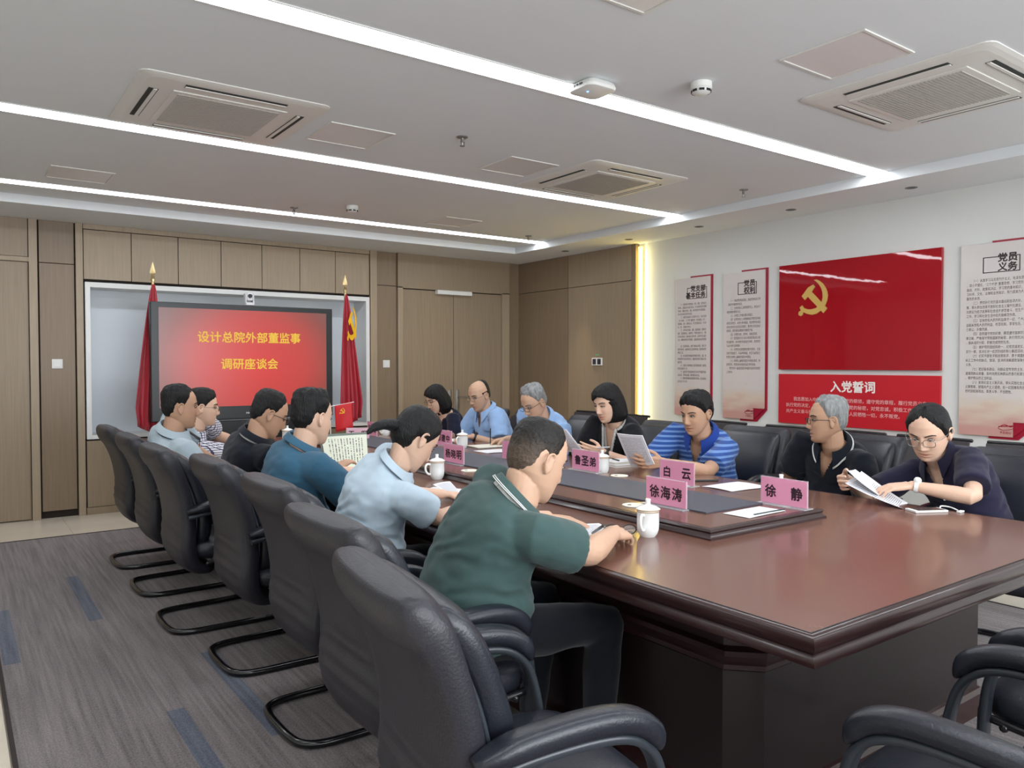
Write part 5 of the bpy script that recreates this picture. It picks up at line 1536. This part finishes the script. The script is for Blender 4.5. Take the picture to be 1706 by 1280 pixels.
# small table flag hung from a slanting rod
tf = thing('table_flag', 'small red flag hanging from a white rod stand at the far table end', 'table flag', (2.70, 6.45, ZT), radians(-25))
m_flag2 = mat('small_flag_red', (206, 28, 36), rough=.5)
b = MB(); b.lathe([(.0, 0), (.05, 0), (.05, .012), (.02, .02), (.0, .02)], seg=20); b.build('base', m_porc, tf, smooth=True, angle=40)
b = MB(); b.tube([(0, 0, .01), (0, 0, .28)], .0045, seg=8); b.tube([(0, 0, .275), (.20, 0, .312)], .004, seg=8); b.build('rod', m_porc, tf, smooth=True)
b = MB(); R = []
for j in range(10):
    v = j / 9; R.append([Vector((.035 + .15 * u + .01 * v, -.002 + .006 * sin(u * 7 + v * 2) * v, .283 + .033 * u - .235 * v)) for u in [i / 9 for i in range(10)]])
b.loft(R, closed=False, caps=False); fo = b.build('cloth', m_flag2, tf, smooth=True); fo.modifiers.new('thick', 'SOLIDIFY').thickness = .0012
e_ = emblem(.052, .001)
for v in e_.bm.verts: v.co = Vector((v.co.x + .10, v.co.y - .006, v.co.z + .235))
e_.build('emblem', m_gold, tf)

# papers, notebooks, phones, pens
sheet('paper', 'printed sheet under the hands of the man in dark green', m_doc, *flat(1.99, 2.24, -20, .19, .27, ZT + .0015), sag=.001)
sheet('paper', 'blank white sheet lying right of the plate with two spaced characters, on the right', m_plain, *flat(3.34, 2.61, 85, .21, .27, ZT + .002), sag=.004)
sheet('note_card', 'white sheet with a dark line lying on the corner of the raised table centre', m_plain, *flat(2.66, 1.98, 2, .25, .125, ZP + .002), sag=.001, cat='paper')
ln_ = MB().box(2.60, 2.80, 1.932, 1.941, ZP + .0036, ZP + .0072, bev=.001).build('pencil', mat('dark_pencil', (44, 60, 60), rough=.4)); tag(ln_, 'dark pencil lying on the white sheet at the corner of the raised centre', 'pencil')
sheet('paper', 'grey white sheet tilted up before the woman in light blue', m_doc, (1.93, 3.12, ZT + .004), (2.06, 3.30, ZT + .004), (2.13, 3.50, ZT + .03), (1.98, 3.42, ZT + .035), sag=.004)
sheet('paper', 'white sheet lying flat under the arms of the woman in light blue', m_plain, *flat(2.03, 3.36, 30, .21, .28, ZT + .0015), sag=.0005)
sheet('paper', 'white sheet lying on the table beyond the notebook of the man writing', m_plain, *flat(3.25, 4.72, 75, .2, .27, ZT + .002), sag=.004)
sheet('paper', 'white sheet under the hands of the balding man', m_plain, *flat(3.40, 5.62, 85, .21, .28, ZT + .002), sag=.001)
sheet('paper', 'stapled white papers held up by the woman in navy, nearest on the right', m_doc, (3.43, 1.765, ZT + .004), (3.60, 1.83, ZT + .008), (3.58, 2.05, .872), (3.41, 2.045, .842), sag=-.012)
sheet('paper', 'loose white page sticking up from the papers of the woman in navy', m_plain, (3.46, 1.90, .797), (3.59, 1.93, .80), (3.54, 2.06, .885), (3.42, 2.035, .905), sag=-.010)
sheet('paper', 'white document held up by the man in the blue striped polo shirt', m_doc, (3.33, 3.365, .775), (3.33, 3.175, .815), (3.25, 3.20, .983), (3.25, 3.41, .982), sag=.006, th=.004)
sheet('paper', 'white document held up by the woman in the black jacket', m_doc, (3.34, 3.985, .815), (3.34, 3.80, .822), (3.27, 3.915, .968), (3.27, 4.11, .955), sag=.006, th=.003)

def notebook(label, x, y, a, w, h, th, mcov, open_=False):
    t = thing('notebook', label, 'notebook', (x, y, ZT), radians(a))
    MB().box(-w / 2, w / 2, -h / 2, h / 2, 0, .003, bev=.001).build('cover', mcov, t)
    MB().box(-w / 2 + .003, w / 2 - .003, -h / 2 + .003, h / 2 - .003, .003, th - .002, bev=.001).build('pages', m_cream, t)
    if not open_: MB().box(-w / 2, w / 2, -h / 2, h / 2, th - .002, th + .0005, bev=.001).build('cover', m_plain, t)
    return t
m_covd = mat('dark_notebook_cover', (40, 52, 48), rough=.5)
notebook('white covered notebook at the bottom of two, before the woman in black jacket', 3.50, 3.60, 80, .20, .27, .014, m_plain)
n2 = notebook('white covered notebook on top of two, before the woman in black jacket', 3.49, 3.615, 84, .18, .25, .016, m_plain); n2.location.z = ZT + .0155
def pen(label, p, q, m, r=.0042):
    b = MB(); p, q = Vector(p), Vector(q); d = (q - p)
    b.tube([p, p + d * .06, p + d * .1, p + d * .6, p + d * .62, q], [.0012, r * .7, r, r, r * 1.15, r * 1.1], seg=10)
    return tag(b.build('pen', m, smooth=True, angle=50), label, 'pen')
m_pen = mat('black_pen', (24, 32, 34), rough=.3); m_penw = mat('white_pen', (220, 224, 228), rough=.3)
pen('black pen lying on the stacked white notebooks', (3.46, 3.68, ZT + .0372), (3.42, 3.57, ZT + .0372), m_pen)
notebook('open notebook under the hand of the grey haired man writing', 3.40, 5.02, 85, .20, .28, .012, m_covd, True)
pen('black pen in the writing hand of the grey haired man', (3.44, 5.045, ZT + .014), (3.47, 5.085, .885), m_pen)
pen('dark pen in the hand of the man in dark green', (1.94, 2.17, ZT + .012), (1.87, 2.03, .825), m_pen, .005)
pen('white pen in the hand of the woman in the black jacket', (3.40, 3.80, .845), (3.42, 3.66, .865), m_penw)
def phone(label, x, y, a, mb_, ms):
    t = thing('phone', label, 'phone', (x, y, ZT), radians(a))
    MB().box(-.038, .038, -.078, .078, 0, .010, bev=.004).build('case', mb_, t)
    MB().box(-.034, .034, -.068, .062, .0092, .0104, bev=.0003).build('display', ms, t)
m_phs = mat('phone_glass', (40, 36, 38), rough=.08)
phone('black phone lying on the table before the man in the striped shirt', 3.38, 2.86, 60, m_black, m_phs)
phone('white cased phone in front of the woman in navy at the right', 3.475, 1.685, 62, m_plast, mat('phone_glass_brown', (96, 82, 78), rough=.12))
b = MB(); b.tube(catmull([(3.545, 1.66, ZT + .006), (3.575, 1.67, ZT + .014), (3.592, 1.64, ZT + .012), (3.575, 1.60, ZT + .006)], 5), .0032, seg=8); b.box(3.545, 3.585, 1.575, 1.592, ZT + .0005, ZT + .008, bev=.002)
cbk = thing('charging_cable', 'short white charging cable beside the white phone', 'cable'); b.build('cord', m_plast, cbk, smooth=True, angle=40)
def coaster(x, y, label):
    t = thing('coaster', label, 'coaster', (x, y, ZP))
    b = MB(); b.lathe([(.0, 0), (.046, 0), (.048, .002), (.046, .004), (.0, .004)], seg=28); b.build('disc', m_cream, t, smooth=True, angle=40)
    b = MB(); b.lathe([(.0, .004), (.009, .004), (.009, .0048), (.0, .0048)], c=(-.018, .006, 0), seg=12); b.build('dark_spot', m_black, t)
coaster(2.37, 2.385, 'round cream disc with a dark spot beside the nearest three character plate'); coaster(2.385, 3.71, 'round cream disc beside the plate behind the cup of the woman in light blue'); coaster(2.935, 3.06, 'round cream disc right of the plate before the woman in black jacket')
# folded spectacles on the table
fs = thing('folded_spectacles', 'dark rimmed spectacles lying beside the near cup', 'spectacles', (2.045, 2.125, ZT), radians(-35))
b = MB()
for s_ in (-1, 1):
    b.tube([(s_ * .034 + .026 * cos(q), .004, .022 + .018 * sin(q)) for q in [2 * pi * i / 16 for i in range(16)]], .0022, seg=6, loop=True)
b.tube([(-.009, .004, .028), (0, .003, .031), (.009, .004, .028)], .002, seg=6)
b.tube([(.062, .004, .03), (.062, .014, .026), (-.05, .022, .006)], .002, seg=6); b.tube([(-.062, .004, .03), (-.062, .018, .026), (.05, .028, .006)], .002, seg=6)
b.build('frame', m_gfr, fs, smooth=True)
b = MB()
for s_ in (-1, 1):
    b.bm.faces.new([b.bm.verts.new((s_ * .034 + .025 * cos(q), .004, .022 + .017 * sin(q))) for q in [2 * pi * i / 16 for i in range(16)]])
b.build('lenses', m_lens, fs)
# large notebook standing half open before the man in teal
nb = thing('standing_notebook', 'large open notebook with handwriting standing upright on the table before the man in teal', 'notebook', (2.0, 4.5, ZT), radians(-4))
pg = sheet_mesh((-.14, .0, .004), (.128, .0, .0), (.142, .055, .200), (-.155, .055, .196), sag=.006, th=.002); pg.build('page', m_hand, nb, smooth=True, angle=40, recalc=False)
m_gcov = mat('grey_green_cover', (112, 124, 114), rough=.6)
cv = sheet_mesh((-.15, .012, .002), (.13, .012, .0), (.145, .07, .212), (-.165, .07, .21), sag=.004, th=.004); cv.build('cover', m_gcov, nb, smooth=True, angle=40, recalc=False)
pg = sheet_mesh((-.14, -.19, .004), (.128, -.19, .004), (.128, -.004, .004), (-.14, -.004, .006), sag=.003, th=.006); pg.build('pages', m_cream, nb, smooth=True, angle=40, recalc=False)
b = MB(); b.loft([[Vector((x, .02, .002)) , Vector((x, .11, .002)), Vector((x, .075, .17)), Vector((x, .066, .17))] for x in (-.06, .06)]); b.build('prop_leaf', m_gcov, nb)
